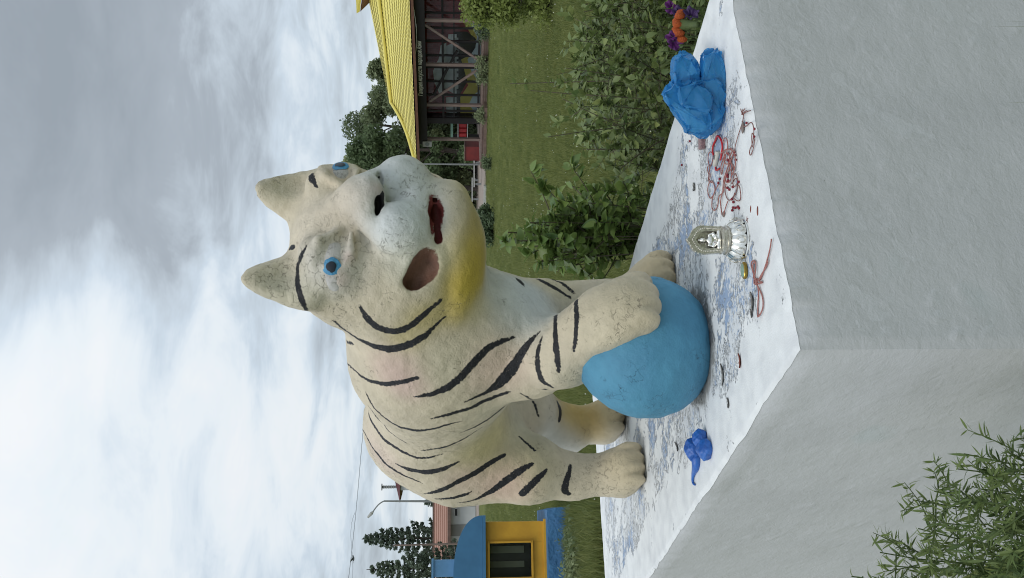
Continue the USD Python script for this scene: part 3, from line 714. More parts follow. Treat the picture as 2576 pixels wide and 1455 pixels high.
def scatter(name, tufts, pts, material, scale=(0.7, 1.3), kind="stuff", extra=None):
    pi = UsdGeom.PointInstancer.Define(stage, numbered("/World/" + name))
    pr = []
    for k, m in enumerate(tufts):
        mm = usdkit.mesh(stage, f"{pi.GetPath()}/{name}_clump_{k + 1:03d}", m, "/World/Looks/" + (material if isinstance(material, str) else material[k]))
        pr.append(mm.GetPath())
    pi.CreatePrototypesRel().SetTargets(pr)
    n = len(pts)
    r = np.random.default_rng(3)
    pi.CreateProtoIndicesAttr(Vt.IntArray.FromNumpy(r.choice(len(tufts), n, p=extra).astype(np.int32)))
    pi.CreatePositionsAttr(Vt.Vec3fArray.FromNumpy(np.asarray(pts, np.float32)))
    a = r.uniform(0, 2 * np.pi, n) / 2
    pi.CreateOrientationsAttr(Vt.QuathArray([Gf.Quath(float(np.cos(t)), 0, 0, float(np.sin(t))) for t in a]))
    s = r.uniform(*scale, n)
    pi.CreateScalesAttr(Vt.Vec3fArray.FromNumpy(np.repeat(s[:, None], 3, 1).astype(np.float32)))
    tag(pi, kind=kind)
    return pi
def wedge(n, y0, y1, seed, half=0.36, power=1.0):
    r = np.random.default_rng(seed)
    u = r.uniform(0, 1, n)
    y = (y0 ** (2 - power) + u * (y1 ** (2 - power) - y0 ** (2 - power))) ** (1 / (2 - power)) if power < 2 else y0 * (y1 / y0) ** u
    x = r.uniform(-half, half, n) * y
    return np.stack([x, y, np.zeros(n)], 1)
tufts = [tuft(k, 16, 0.065, 0.06, 0.0030) for k in range(4)]
clover = []
for k in range(2):
    r = np.random.default_rng(50 + k)
    clover.append(join([ball_mesh((r.normal(0, .05), r.normal(0, .05), r.uniform(.05, .085)), 0.0065, 0) for _ in range(2)]))
scatter("lawn_grass", tufts + clover, wedge(38000, 4.8, 44, 1, power=1.5), ["grass_blade"] * 4 + ["clover_white"] * 2, extra=[.2475] * 4 + [.005] * 2)
tag(stage.GetPrimAtPath("/World/lawn_grass"), "short green lawn grass with white clover specks behind the slab", "grass")

# ---------------------------------------------------------------- the plinth: rendered blocks painted grey, white slab surface on top
def line_xy(p, q):
    a, b = onz(*p, SLAB)[:2], onz(*q, SLAB)[:2]
    return a, (b - a) / np.linalg.norm(b - a)
def cross_xy(l1, l2):
    t = np.linalg.solve(np.stack([l1[1], -l2[1]], 1), l2[0] - l1[0])
    return l1[0] + l1[1] * t[0]
FR, FL = line_xy((2005, 880), (1836, 0)), line_xy((2005, 880), (1630, 1455))
BR, BL = line_xy((1782, 0), (1573, 705)), line_xy((1521, 1455), (1487, 968))
cC, cR, cB, cL = FR[0], cross_xy(FR, BR), cross_xy(BR, BL), cross_xy(FL, BL)
NS = 150
S, T = np.meshgrid(np.linspace(0, 1, NS + 1), np.linspace(0, 1, NS + 1), indexing="ij")
top = ((1 - S) * (1 - T))[..., None] * cC + (S * (1 - T))[..., None] * cR + (S * T)[..., None] * cB + ((1 - S) * T)[..., None] * cL
# uneven edges
edge = np.minimum.reduce([S, T, 1 - S, 1 - T])
cen = top.mean((0, 1))
wob = fbm(np.concatenate([top * 9, 0 * top[..., :1]], -1), 4, 11) - 0.5
fine_w = fbm(np.concatenate([top * 60, 0 * top[..., :1]], -1), 3, 12) - 0.5
out_dir = (top - cen) / np.linalg.norm(top - cen, axis=-1, keepdims=True)
fall = np.clip(1 - edge * NS / 3.0, 0, 1)
topw = top + out_dir * (0.022 * wob + 0.010 * fine_w)[..., None] * fall[..., None]
z = SLAB + 0.004 * (fbm(np.concatenate([top * 14, 0 * top[..., :1]], -1), 4, 13) - 0.5) - 0.006 * np.clip(1 - edge * NS / 1.5, 0, 1) ** 2
gv = np.concatenate([topw, z[..., None]], -1).reshape(-1, 3)
ii, jj = np.meshgrid(np.arange(NS), np.arange(NS), indexing="ij")
gq = np.stack([ii * (NS + 1) + jj, (ii + 1) * (NS + 1) + jj, (ii + 1) * (NS + 1) + jj + 1, ii * (NS + 1) + jj + 1], -1).reshape(-1, 4)
def to_line(p, l): return np.abs((p - l[0]) @ np.array([-l[1][1], l[1][0]]))
pp = gv[:, :2]
nz = fbm(np.concatenate([pp * 11, 0 * pp[:, :1]], -1), 4, 17) - 0.5
dist_rim = np.minimum.reduce([to_line(pp, FR) / 0.115, to_line(pp, FL) / 0.125, to_line(pp, BR) / 0.15, to_line(pp, BL) / 0.13]) + 0.7 * nz
rim = -0.125 + 0.197 * np.clip((dist_rim - 0.8) / 0.35, 0, 1)
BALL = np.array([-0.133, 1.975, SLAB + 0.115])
soil = 0.95 * np.exp(-(np.abs(np.linalg.norm(pp - BALL[:2], axis=1) - 0.112) / 0.040) ** 2)  # grime ring at the ball's foot, deepened as painted contact shade
for x_, y_, r_ in ((1612, 1170, .09), (1575, 1060, .10), (1690, 665, .06)):
    soil = np.maximum(soil, 0.9 * np.exp(-(np.linalg.norm(pp - onz(x_, y_, SLAB)[:2], axis=1) / r_) ** 2))  # same painted dark contact where the paws stand
plinth = thing("statue_plinth", "grey painted concrete plinth with flaking white top under the tiger statue", "plinth", (*cC, 0))
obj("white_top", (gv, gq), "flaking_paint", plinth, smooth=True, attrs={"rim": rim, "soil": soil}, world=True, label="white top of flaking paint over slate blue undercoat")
# sides: sheets down to the ground, lumpy render
def side(i0, i1, name):
    """i0, i1: grid corners of the top; the side hangs from that edge."""
    n = NS
    idx = [(round(i0[0] + (i1[0] - i0[0]) * k / n), round(i0[1] + (i1[1] - i0[1]) * k / n)) for k in range(n + 1)]
    e = np.array([gv[a * (NS + 1) + b] for a, b in idx])
    rows = np.concatenate([[0, 0.004, 0.012], np.linspace(0.03, 0.98, 120)])
    d = e[-1] - e[0]; nr = np.array([d[1], -d[0], 0]); nr /= np.linalg.norm(nr)
    v = []
    straight = e[0] + (e[-1] - e[0]) * np.linspace(0, 1, n + 1)[:, None]
    for r in rows:
        k = np.clip(r / 0.05, 0, 1)
        p = e * (1 - k) + straight * k
        p = p.copy(); p[:, 2] = e[:, 2] - r - 0.0005
        bulge = 0.004 * min(1, r / 0.012)
        b = fbm(p * 7, 3, 21) - 0.5
        lump = np.clip(fbm(p * 40, 3, 23) - 0.68, 0, 1) * 0.012 + np.clip(noise(p * np.array([45, 45, 24.0]), 29) - 0.93, 0, 1) * 0.030
        fade = min(1, r / 0.02) * np.clip(np.minimum(np.arange(n + 1), n - np.arange(n + 1)) / 3.0, 0, 1)
        p += nr * (bulge + 0.006 * b + lump)[:, None] * np.asarray(fade)[:, None]
        v.append(p)
    v = np.array(v)
    R, C = v.shape[:2]
    a, b = np.meshgrid(np.arange(R - 1), np.arange(C - 1), indexing="ij")
    f = np.stack([a * C + b, (a + 1) * C + b, (a + 1) * C + b + 1, a * C + b + 1], -1).reshape(-1, 4)
    obj(name, (v.reshape(-1, 3), f), "grey_paint", plinth, smooth=True, world=True)
side((0, 0), (NS, 0), "side_wall"); side((0, NS), (0, 0), "side_wall")
side((NS, 0), (NS, NS), "side_wall"); side((NS, NS), (0, NS), "side_wall")

# ---------------------------------------------------------------- build the statue, its eyes and the ball
tv, tf = surface(sd_tiger, TLO, THI, TSTEP)
tn = vertex_normals(tv, tf)
lump = 0.0045 * (fbm(tv * 16, 3, 31) - 0.5) + 0.0040 * (fbm(tv * 60, 3, 32) - 0.5)
tstripe, ttint, thole, tholecol = paint(tv, tn)
tv = tv + tn * lump[:, None]
eye_near, eye_far = H(0.12, -0.115, 0.085), H(0.12, 0.115, 0.085)
crk = np.zeros(len(tv))
for e, r in ((eye_near, 0.085), (H(0.07, -0.13, 0.20), 0.07), (H(0.0, -0.16, 0.10), 0.07), (W(-0.84, -0.25, 0.10), 0.10)):
    crk = np.maximum(crk, np.clip(1.5 - np.linalg.norm(tv - e, axis=1) / r, 0, 1))
tiger = thing("tiger_statue", "cream plaster tiger statue with black stripes and one paw on a blue ball", "statue", (*T0, SLAB))
obj("body", (tv, tf), "statue_paint", tiger, smooth=True, attrs={"stripe": tstripe, "tint": ttint, "hole": thole, "holecol": tholecol, "crackle": crk}, world=True)
crackle_look("eye_white", (0.52, 0.51, 0.49), (0.44, 0.42, 0.41), crack=(0.12, 0.11, 0.1), scale=55.0, amount=(0.42, 0.55))
look("iris_blue", (0.055, 0.22, 0.40), (0.075, 0.29, 0.50), rough=0.45, scale=90, bump=0.3, bscale=200)
look("pupil_black", (0.006, 0.012, 0.022), (0.012, 0.022, 0.036), rough=0.4, scale=120)
for s, lab in ((-1, "blue eye on the side towards the ball"), (1, "blue eye half hidden behind the nose")):
    R = rot(yaw=s * 36, pitch=4)
    c = np.array(H(0.109, s * 0.116, 0.083), float)
    rad = np.array([0.036, 0.055, 0.038])
    ev, ef = ball_mesh(c, rad, 4, R)
    ev = ev + 0.0015 * (noise(ev * 90, 4) - 0.5)[:, None]
    eye = obj("eye", (ev, ef), "eye_white", tiger, smooth=True, world=True, label=lab)
    def cap(radius, lift, name, material, jag, parent, gaze):
        """A painted disc with a ragged rim lying on the eyeball."""
        rr = np.linspace(0, 1, 7); an = np.linspace(0, 2 * np.pi, 41)[:-1]
        pts = [np.zeros(2)]
        for k in rr[1:]:
            for a in an:
                w = radius * k * (1 + jag * (noise(np.array([[math.cos(a) * 2.2 + 5 * s, math.sin(a) * 2.2, radius * 99]]), 8)[0] - 0.5) * 2)
                pts.append(np.array([math.cos(a), math.sin(a)]) * w)
        pts = np.array(pts) + gaze
        x = np.sqrt(np.clip(1 - (pts[:, 0] / rad[1]) ** 2 - (pts[:, 1] / rad[2]) ** 2, 0.01, 1)) * rad[0] + lift
        v = np.stack([x, pts[:, 0], pts[:, 1]], 1) @ R.T + c
        f = [(0, 1 + j, 1 + (j + 1) % 40) for j in range(40)]
        for k in range(5):
            for j in range(40):
                a, b = 1 + k * 40 + j, 1 + k * 40 + (j + 1) % 40
                f += [(a, a + 40, b + 40), (a, b + 40, b)]
        return obj(name, (v, np.array(f)), material, parent, smooth=True, world=True)
    gaze = np.array([0.001 if s < 0 else -0.015, -0.002])
    cap(0.0190, 0.0016, "iris", "iris_blue", 0.10, eye, gaze)
    cap(0.0108, 0.0026, "pupil", "pupil_black", 0.16, eye, gaze + np.array([s * 0.001, 0.001]))

def sd_ball(p):
    d = sd_ell(p, BALL + [0, 0, 0.002], (0.160, 0.158, 0.152))
    d = smin(d, sd_ell(p, BALL + [-0.025, 0.0, 0.045], (0.085, 0.09, 0.095)), 0.06)
    return smax(d, SLAB - 0.003 - p[:, 2], 0.006)
bv, bf = surface(sd_ball, BALL - 0.21, BALL + 0.21, 0.006)
bn = vertex_normals(bv, bf)
bv = bv + bn * (0.010 * (fbm(bv * 9, 3, 41) - 0.5) + 0.0040 * (fbm(bv * 45, 3, 42) - 0.5))[:, None]
b_ = thing("blue_ball", "large matt blue ball under the tiger's raised paw", "ball", BALL - [0, 0, 0.115])
obj("ball_body", (bv, bf), "ball_paint", b_, smooth=True, world=True)

# ---------------------------------------------------------------- paving beside the gallery
look("paving", (0.30, 0.25, 0.215), (0.22, 0.185, 0.16), rough=0.85, scale=1.2, bump=0.3, bscale=20)
look("wood_brown", (0.16, 0.105, 0.085), (0.10, 0.065, 0.052), rough=0.7, scale=6, stretch=(1, 1, 0.2))
look("wood_light", (0.20, 0.145, 0.125), (0.135, 0.098, 0.085), rough=0.75, scale=8, stretch=(1, 1, 0.2), bump=0.2, bscale=60)
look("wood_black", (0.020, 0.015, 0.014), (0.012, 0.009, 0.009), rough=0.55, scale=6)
look("roof_yellow", (0.66, 0.57, 0.155), (0.59, 0.51, 0.135), rough=0.55, scale=2.5, spec=0.3)
look("roof_brown", (0.13, 0.055, 0.030), (0.08, 0.034, 0.02), rough=0.6, scale=5)
look("mural_maroon", (0.24, 0.032, 0.042), (0.15, 0.020, 0.028), rough=0.35, scale=3, stretch=(6, 6, 0.4))
look("mural_white", (0.66, 0.69, 0.70), (0.55, 0.58, 0.59), rough=0.35, scale=2)
look("mural_grey", (0.42, 0.45, 0.46), (0.34, 0.37, 0.38), rough=0.35, scale=2)
look("mural_blue", (0.42, 0.48, 0.51), (0.36, 0.42, 0.44), rough=0.35, scale=1)
look("mural_yellow", (0.44, 0.36, 0.085), (0.36, 0.29, 0.07), rough=0.35, scale=1)
look("mural_dark", (0.020, 0.016, 0.016), (0.012, 0.010, 0.010), rough=0.35, scale=2)
look("sign_white", (0.84, 0.83, 0.78), rough=0.6)
look("red_paint", (0.42, 0.022, 0.028), (0.33, 0.016, 0.02), rough=0.5, scale=3)
look("dark_red_paint", (0.16, 0.020, 0.018), (0.12, 0.015, 0.014), rough=0.6, scale=3)
look("mint_paint", (0.20, 0.34, 0.27), (0.16, 0.28, 0.22), rough=0.6)
look("pale_metal", (0.42, 0.42, 0.40), (0.34, 0.34, 0.33), rough=0.5, scale=10)
look("grey_metal", (0.22, 0.23, 0.23), (0.17, 0.18, 0.18), rough=0.5, scale=10)
look("cable_grey", (0.10, 0.11, 0.12), rough=0.6)
usdkit.material(stage, "/World/Looks/window_glass", {"fr": ("fresnel", {"IOR": 1.22}), "t": ("transparent_bsdf", {"color": (0.93, 0.95, 0.94)}), "g": ("glossy_bsdf", {"roughness": 0.03, "color": (0.9, 0.9, 0.9)}), "m": ("mix_closure", {})},
                [("fr.fac", "m.fac"), ("t.BSDF", "m.closure1"), ("g.BSDF", "m.closure2")], surface="m.closure")

# gallery frame: s along its front (to the right), t to the back, z up
GA, GB = at(1150, 350, 43.0)[:2], at(1150, 0, 38.6)[:2]
GX = (GB - GA) / np.linalg.norm(GB - GA); GY = np.array([-GX[1], GX[0]])
def gp(s, t, z): return np.array([*(GA + GX * s + GY * t), z])
def gs(x, y, t=0.0):
    """(s, z) where the line of sight meets the gallery plane at depth t behind its front."""
    d = sight(x, y); o = np.array([0, 0, 1.5]); n = np.array([*GY, 0]); p0 = np.array([*(GA + GY * t), 0])
    q = o + d * (((p0 - o) @ n) / (d @ n))
    return float((q[:2] - GA) @ GX), float(q[2])
Rg = np.array([[GX[0], GY[0], 0], [GX[1], GY[1], 0], [0, 0, 1.0]])
def gbox(s0, s1, t0, t1, z0, z1):
    return box(gp((s0 + s1) / 2, (t0 + t1) / 2, (z0 + z1) / 2), (abs(s1 - s0), abs(t1 - t0), abs(z1 - z0)), Rg)
def gpoly(pts, t, thick):
    """A flat board: outline in (s, z) at depth t."""
    from shapely.geometry import Polygon
    m = trimesh.creation.extrude_polygon(Polygon(pts).buffer(0), thick, engine="earcut")
    v = np.array(m.vertices)
    w = np.array([gp(a, t - c, b) for a, b, c in v])
    return w, np.array(m.faces)[:, ::-1]

FL_Z = gs(1211, 200)[1]
gal = thing("art_gallery", "open fronted timber gallery with curved yellow roof and white lettering", "building", gp(0, 0, 0))
S1 = gs(1150, -60)[0]
BEAM0, BEAM1 = gs(1072, 200)[1], gs(1044, 200)[1]
TB = 1.25                                                       # the glass front stands this far back
obj("deck", gbox(-1.35, S1, -0.45, 4.4, 0.02, FL_Z), "wood_light", gal, world=True)
obj("step", gbox(-0.5, 2.3, -1.15, -0.47, 0.02, 0.16), "wood_brown", gal, world=True)
for k in range(5):
    obj("deck_board", gbox(-1.38, S1, -0.53 + 0.0, -0.455, 0.03 + k * (FL_Z - 0.05) / 5, 0.015 + (k + 1) * (FL_Z - 0.05) / 5), "wood_brown" if k % 2 else "wood_light", gal, world=True)
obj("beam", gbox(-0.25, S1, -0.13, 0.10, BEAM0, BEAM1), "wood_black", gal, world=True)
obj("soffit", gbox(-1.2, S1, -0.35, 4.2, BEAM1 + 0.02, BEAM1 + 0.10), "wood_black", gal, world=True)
for y in (350, 264, 163, 52):
    s = gs(1150, y)[0]
    obj("post", gbox(s - 0.06, s + 0.06, -0.09, 0.06, FL_Z + 0.002, BEAM0 - 0.002), "wood_light", gal, world=True)
for (xa, ya, xb, yb) in ((1069, 62, 1204, 151), (1081, 255, 1199, 177)):
    (sa, za), (sb, zb) = gs(xa, ya), gs(xb, yb)
    obj("brace", bar(gp(sa, -0.02, za), gp(sb, -0.02, zb), 0.08, 0.10), "wood_light", gal, world=True)
for (xa, ya, xb, yb) in ((1090, 240, 1150, 128),):
    (sa, za), (sb, zb) = gs(xa, ya, TB - 0.3), gs(xb, yb, TB - 0.3)
    obj("brace", bar(gp(sa, TB - 0.3, za), gp(sb, TB - 0.3, zb), 0.13, 0.10), "wood_black", gal, world=True, label="dark diagonal brace inside the porch")
# glass front: mullions, rails, panes, and the painted panel behind it
SL = gs(1150, 298, TB)[0]
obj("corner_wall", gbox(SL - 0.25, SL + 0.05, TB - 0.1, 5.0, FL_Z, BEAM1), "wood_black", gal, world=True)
mull = [gs(1150, y, TB)[0] for y in (279, 239, 205, 170, 140, 104, 71, 33, -5, -45)]
for s in mull:
    obj("mullion", gbox(s - 0.045, s + 0.045, TB - 0.05, TB + 0.04, FL_Z, BEAM0 + 0.3), "wood_black", gal, world=True)
for x, w in ((1114, 0.05), (1142, 0.03), (1205, 0.05)):
    zz = gs(x, 150, TB)[1]
    obj("rail", gbox(SL, S1, TB - 0.062, TB - 0.052 + w, zz - w, zz + w), "wood_black", gal, world=True)
edges = [SL + 0.05] + sorted(mull) + [S1]
for a, b in zip(edges[:-1], edges[1:]):
    obj("pane", gbox(a + 0.046, b - 0.046, TB - 0.006, TB + 0.006, FL_Z + 0.01, BEAM0 + 0.28), "window_glass", gal, world=True)
TM = TB + 0.45
mural = obj("painted_panel", gbox(SL + 0.05, S1, TM, TM + 0.04, FL_Z, BEAM0 + 0.4), "mural_maroon", gal, world=True, label="maroon panel painted with a pale stepped building")
def mp(pts): return [gs(x, y, TM) for x, y in pts]
def Z3(l): return [((1300 + x / 1.819) / 1.584, y / 2.881) for x, y in l]
for nm, mat_, pts, th in (("painted_ground", "mural_yellow", [(1210,-60),(1155,-60),(1158,20),(1168,60),(1190,95),(1180,135),(1158,150),(1160,175),(1178,215),(1158,245),(1158,296),(1210,296)], 0.006),
                      ("painted_curve", "mural_blue", [(1210,-60),(1172,-60),(1176,25),(1182,60),(1200,92),(1196,120),(1176,150),(1186,180),(1210,215)], 0.010),
                      ("painted_curve", "mural_blue", [(1210,225),(1190,240),(1180,262),(1192,280),(1210,296)], 0.010),
                      ("painted_dark_band", "mural_dark", [(1158,296),(1141,296),(1141,80),(1175,80),(1195,95),(1203,110),(1196,128),(1176,142),(1160,150),(1176,205),(1158,236)], 0.008),
                      ("painted_tier", "mural_grey", Z3([(945,270),(890,270),(890,300),(940,300),(850,345),(850,640),(945,690)]), 0.010),
                      ("painted_tier", "mural_white", Z3([(870,310),(830,330),(815,430),(790,470),(775,520),(785,600),(820,680),(850,690),(850,520),(870,500)]), 0.014),
                      ("painted_tier", "mural_white", Z3([(945,248),(912,248),(912,305),(945,305)]), 0.013),
                      ("painted_tier", "mural_white", Z3([(910,248),(885,250),(880,300),(910,305)]), 0.013),
                      ("painted_tier", "mural_grey", Z3([(945,705),(870,705),(870,850),(945,850)]), 0.012)):
    obj(nm, gpoly(mp(pts), TM, th), mat_, mural, world=True)
for k in range(9):
    y0 = 95 + k * 15
    obj("painted_window", gpoly(mp([(1143, y0), (1153, y0), (1153, y0 + 9), (1143, y0 + 9)]), TM - 0.012, 0.004), "mural_grey", mural, world=True)
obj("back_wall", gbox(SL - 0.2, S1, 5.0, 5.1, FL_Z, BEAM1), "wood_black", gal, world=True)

# lettering on the beam
txt = text_mesh("Галерея искусств народов Азии", 0.20, 0.012, bold=True)
v = np.array(txt.vertices); v[:, 0] += v[:, 1] * 0.22
(sa, za), (sb, zb) = gs(1063, 238), gs(1057, 100)
v[:, 0] *= (sb - sa) / (v[:, 0].max() - v[:, 0].min()); v[:, 0] -= v[:, 0].min()
zm = (BEAM0 + BEAM1) / 2 - 0.075
obj("lettering", (np.array([gp(sa + a, -0.133 - c, zm + b) for a, b, c in v]), np.array(txt.faces)[:, ::-1]), "sign_white", gal, world=True)
# cable hanging along the eave, loudspeaker on the corner post
cab = [gs(x, y, -0.5) for x, y in ((1038, 195), (1045, 140), (1048, 85), (1042, 30), (1034, -30))]
obj("cable", tube(spline(np.array([gp(a, -0.52, b) for a, b in cab]), 24), 0.014, 5), "sign_white", gal, world=True)
sp_ = gs(1075, 358)
spk = obj("loudspeaker", gbox(sp_[0] - 0.15, sp_[0] + 0.13, -0.20, 0.02, sp_[1] - 0.22, sp_[1] + 0.22), "pale_metal", gal, world=True)
obj("speaker_cone", mesh_arrays(trimesh.creation.cylinder(0.10, 0.03, 20, transform=trimesh.transformations.translation_matrix(gp(sp_[0], -0.21, sp_[1])) @ np.block([[np.stack([Rg[:, 0], Rg[:, 2], -Rg[:, 1]], 1), np.zeros((3, 1))], [np.zeros((1, 3)), 1]]))), "grey_metal", spk, world=True)

# roof: concave hipped slopes of pressed metal tile, one strip per course
def roof_slope(low, high, rows, name, sag, cols=90, wave=0.025, pitch=0.20):
    """low, high: (left, right) ends in world of the lower and the upper edge; sag hollows the slope."""
    low, high = [np.array(p, float) for p in low], [np.array(p, float) for p in high]
    nrm = np.cross(low[1] - low[0], high[0] - low[0]); nrm /= np.linalg.norm(nrm)
    if nrm[2] < 0: nrm = -nrm
    for r in range(rows):
        v = []
        for e, lift in ((r / rows - 0.012, 0.030), (r / rows, 0.030), ((r + 0.55) / rows, 0.016), ((r + 1) / rows, 0.0)):
            u = np.linspace(0, 1, cols)[:, None]
            a, b = low[0] + (high[0] - low[0]) * e, low[1] + (high[1] - low[1]) * e
            p = a + (b - a) * u
            drop = 4 * max(e, 0) * (1 - e)
            p[:, 2] -= sag * drop * (1 - 0.0 * u[:, 0])
            d = np.linalg.norm(p - p[0], axis=1)
            v.append(p + nrm * (lift + wave * 0.5 * np.sin(d * 2 * np.pi / pitch))[:, None] + (a - b) / np.linalg.norm(a - b) * 0)
        v = np.array(v); R, C = v.shape[:2]
        a, b = np.meshgrid(np.arange(R - 1), np.arange(C - 1), indexing="ij")
        f = np.stack([a * C + b, a * C + b + 1, (a + 1) * C + b + 1, (a + 1) * C + b], -1).reshape(-1, 4)
        obj(name, (v.reshape(-1, 3), f), "roof_yellow", gal, smooth=25, world=True)
tipL, eaveR = at(1049, 418, 42.4), at(1029, -40, 37.7)
apexL, ridgeR = at(988, 258, 45.5), at(955, -40, 41.0)
midL = at(1021, 322, 43.8)
lowmidR = at(1000, -40, 38.9)
roof_slope((tipL, eaveR), (midL, lowmidR), 7, "roof_course", 0.03)
roof_slope((midL, lowmidR), (apexL, ridgeR), 7, "roof_course", 0.05)
up0, up1 = at(984, 256, 46.0), at(915, -60, 44.0)
roof_slope((apexL + [0, 0, .05], ridgeR + [0, 0, .05]), (up0 + [0, 0, .10], up1), 6, "roof_course", 0.0)
back = at(1049, 418, 42.4)[:2] + GY * 5.5
endL = np.array([tipL, midL, apexL, np.array([*back, tipL[2]])])
obj("hip_end", (endL, np.array([[0, 1, 3], [1, 2, 3]])), "roof_yellow", gal, world=True)
obj("roof_back", (np.array([apexL, up0 + [0, 0, .10], up1, up1 + [*(GY * 5), -2.4], np.array([*back, tipL[2]])]), np.array([[0, 1, 4], [1, 2, 3], [1, 3, 4]])), "roof_yellow", gal, world=True)
def fascia(a, b, drop):
    v = np.array([a, b, b - [0, 0, drop], a - [0, 0, drop]]); n = np.array([*(-GY), 0]) * 0.04
    return trimesh.convex.convex_hull(np.vstack([v, v - n]))
obj("fascia", fascia(tipL - [0, 0, .03], eaveR - [0, 0, .03], 0.12), "roof_brown", gal, world=True)
eu = np.array([*GY, 0]) * 1.0
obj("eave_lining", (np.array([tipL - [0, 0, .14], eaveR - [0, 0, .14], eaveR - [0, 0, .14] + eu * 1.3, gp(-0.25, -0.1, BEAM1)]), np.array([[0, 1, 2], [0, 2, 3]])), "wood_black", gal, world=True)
obj("ridge_cap", tube([apexL + [0, 0, .10], ridgeR + [0, 0, .12]], 0.085, 8), "roof_yellow", gal, world=True)
obj("ridge_cap", tube(spline([tipL + [0, 0, .06], midL + [0, 0, .07], apexL + [0, 0, .11]], 14), 0.07, 8), "roof_yellow", gal, world=True)
# upper tier that only just enters the frame
t0, t1 = at(918, 38, 44.6), at(893, -40, 42.0)
obj("upper_eave", trimesh.convex.convex_hull(np.array([at(897, 34, 44.2), at(893, -60, 42.5), at(916, -60, 42.5), at(905, 30, 44.2), at(897, 34, 44.5), at(893, -60, 42.8), at(916, -60, 42.8)])), "roof_yellow", gal, world=True)
obj("upper_board", trimesh.convex.convex_hull(np.array([at(906, 30, 44.25), at(917, -60, 42.6), at(935, 2, 44.4), at(940, -60, 42.6), at(906, 30, 44.5), at(917, -60, 42.9), at(940, -60, 42.9)])), "roof_brown", gal, world=True)

# ---------------------------------------------------------------- things round the gallery
pv = np.array([gp(-16, -1.6, 0), gp(-1.4, -1.6, 0), gp(-1.4, 26, 0), gp(-16, 34, 0)]); pv[:, 2] = 0.035
pv2 = pv.copy(); pv2[:, 2] = -0.05
pave = trimesh.convex.convex_hull(np.vstack([pv, pv2]))
obj("paving", pave, "paving", kind="structure")
kerb = thing("kerb", "low pale concrete kerb between the lawn and the beige paving", "kerb", gp(-9, -1.75, 0))
for k in range(9):
    obj("kerbstone", gbox(-15.9 + k * 1.6, -14.34 + k * 1.6, -1.82, -1.68, -0.02, 0.13), "pale_metal", kerb, world=True)
w = gs(1165, 325, 2.2)
cart = thing("red_cart", "red bench like cart with three red panels in dark frame under the gallery roof", "cart", gp(w[0], 2.2, FL_Z))
H0c, H1c = gs(1176, 325, 2.2)[1], gs(1152, 325, 2.2)[1]
sA, sB = gs(1165, 343, 2.2)[0], gs(1165, 307, 2.2)[0]
for k in range(3):
    a = sA + (sB - sA) * k / 3
    obj("panel", mesh_arrays(bevel_box(gp(a + (sB - sA) / 6, 2.2, (H0c + H1c) / 2), ((sB - sA) / 3 - 0.03, 0.30, H1c - H0c - 0.08), 0.04, Rg)), "red_paint", cart, world=True)
for zz in (H0c, H1c):
    obj("rail", gbox(sA - 0.06, sB + 0.06, 2.0, 2.4, zz - 0.025, zz + 0.025), "pale_metal", cart, world=True)
for s in (sA - 0.02, sB + 0.02):
    obj("leg", gbox(s - 0.04, s + 0.04, 2.02, 2.38, FL_Z + 0.001, H1c + 0.24), "wood_black", cart, world=True)
obj("awning", gbox(sA - 0.1, sB + 0.3, 1.95, 2.45, H1c + 0.25, H1c + 0.37), "mint_paint", cart, world=True)
sr = [gs(1185, y, 3.2) for y in (400, 365)]
bx0 = gs(1170, 382, 3.2)[1]
crate = thing("red_crate", "dark red board box standing on the paving left of the gallery", "box", gp((sr[0][0] + sr[1][0]) / 2, 3.2, 0.04))
obj("box_side", gbox(sr[0][0], sr[1][0], 3.0, 3.9, 0.04, bx0), "dark_red_paint", crate, world=True)
obj("box_lid", gbox(sr[0][0] - 0.03, sr[1][0] + 0.03, 2.96, 3.94, bx0 + 0.001, bx0 + 0.05), "wood_brown", crate, world=True)
pl = at(1193, 414, 47.0); pt = at(1062, 415, 47.0)
pole = thing("metal_pole", "thin grey metal pole standing on the paving beside the roof tip", "pole", (pl[0], pl[1], 0.03))
obj("shaft", tube([(pl[0], pl[1], 0.03), (pl[0], pl[1], pt[2])], 0.05, 8), "grey_metal", pole, world=True)
obj("foot", box((pl[0], pl[1], 0.06), (0.25, 0.25, 0.06)), "grey_metal", pole, world=True)
for k, (x, y) in enumerate(((1194, 437), (1192, 478))):
    p = at(x, y, 50.0 + 6 * k)
    bench = thing("park_bench", ("low pale bench on the paving nearer the metal pole", "low pale bench on the paving behind the tiger's chin")[k], "bench", (p[0], p[1], 0.035))
    obj("seat", box((p[0], p[1], 0.44), (1.5, 0.42, 0.07)), "pale_metal", bench, world=True)
    for s in (-0.6, 0.6): obj("leg", box((p[0] + s, p[1], 0.22), (0.08, 0.36, 0.37)), "grey_metal", bench, world=True)

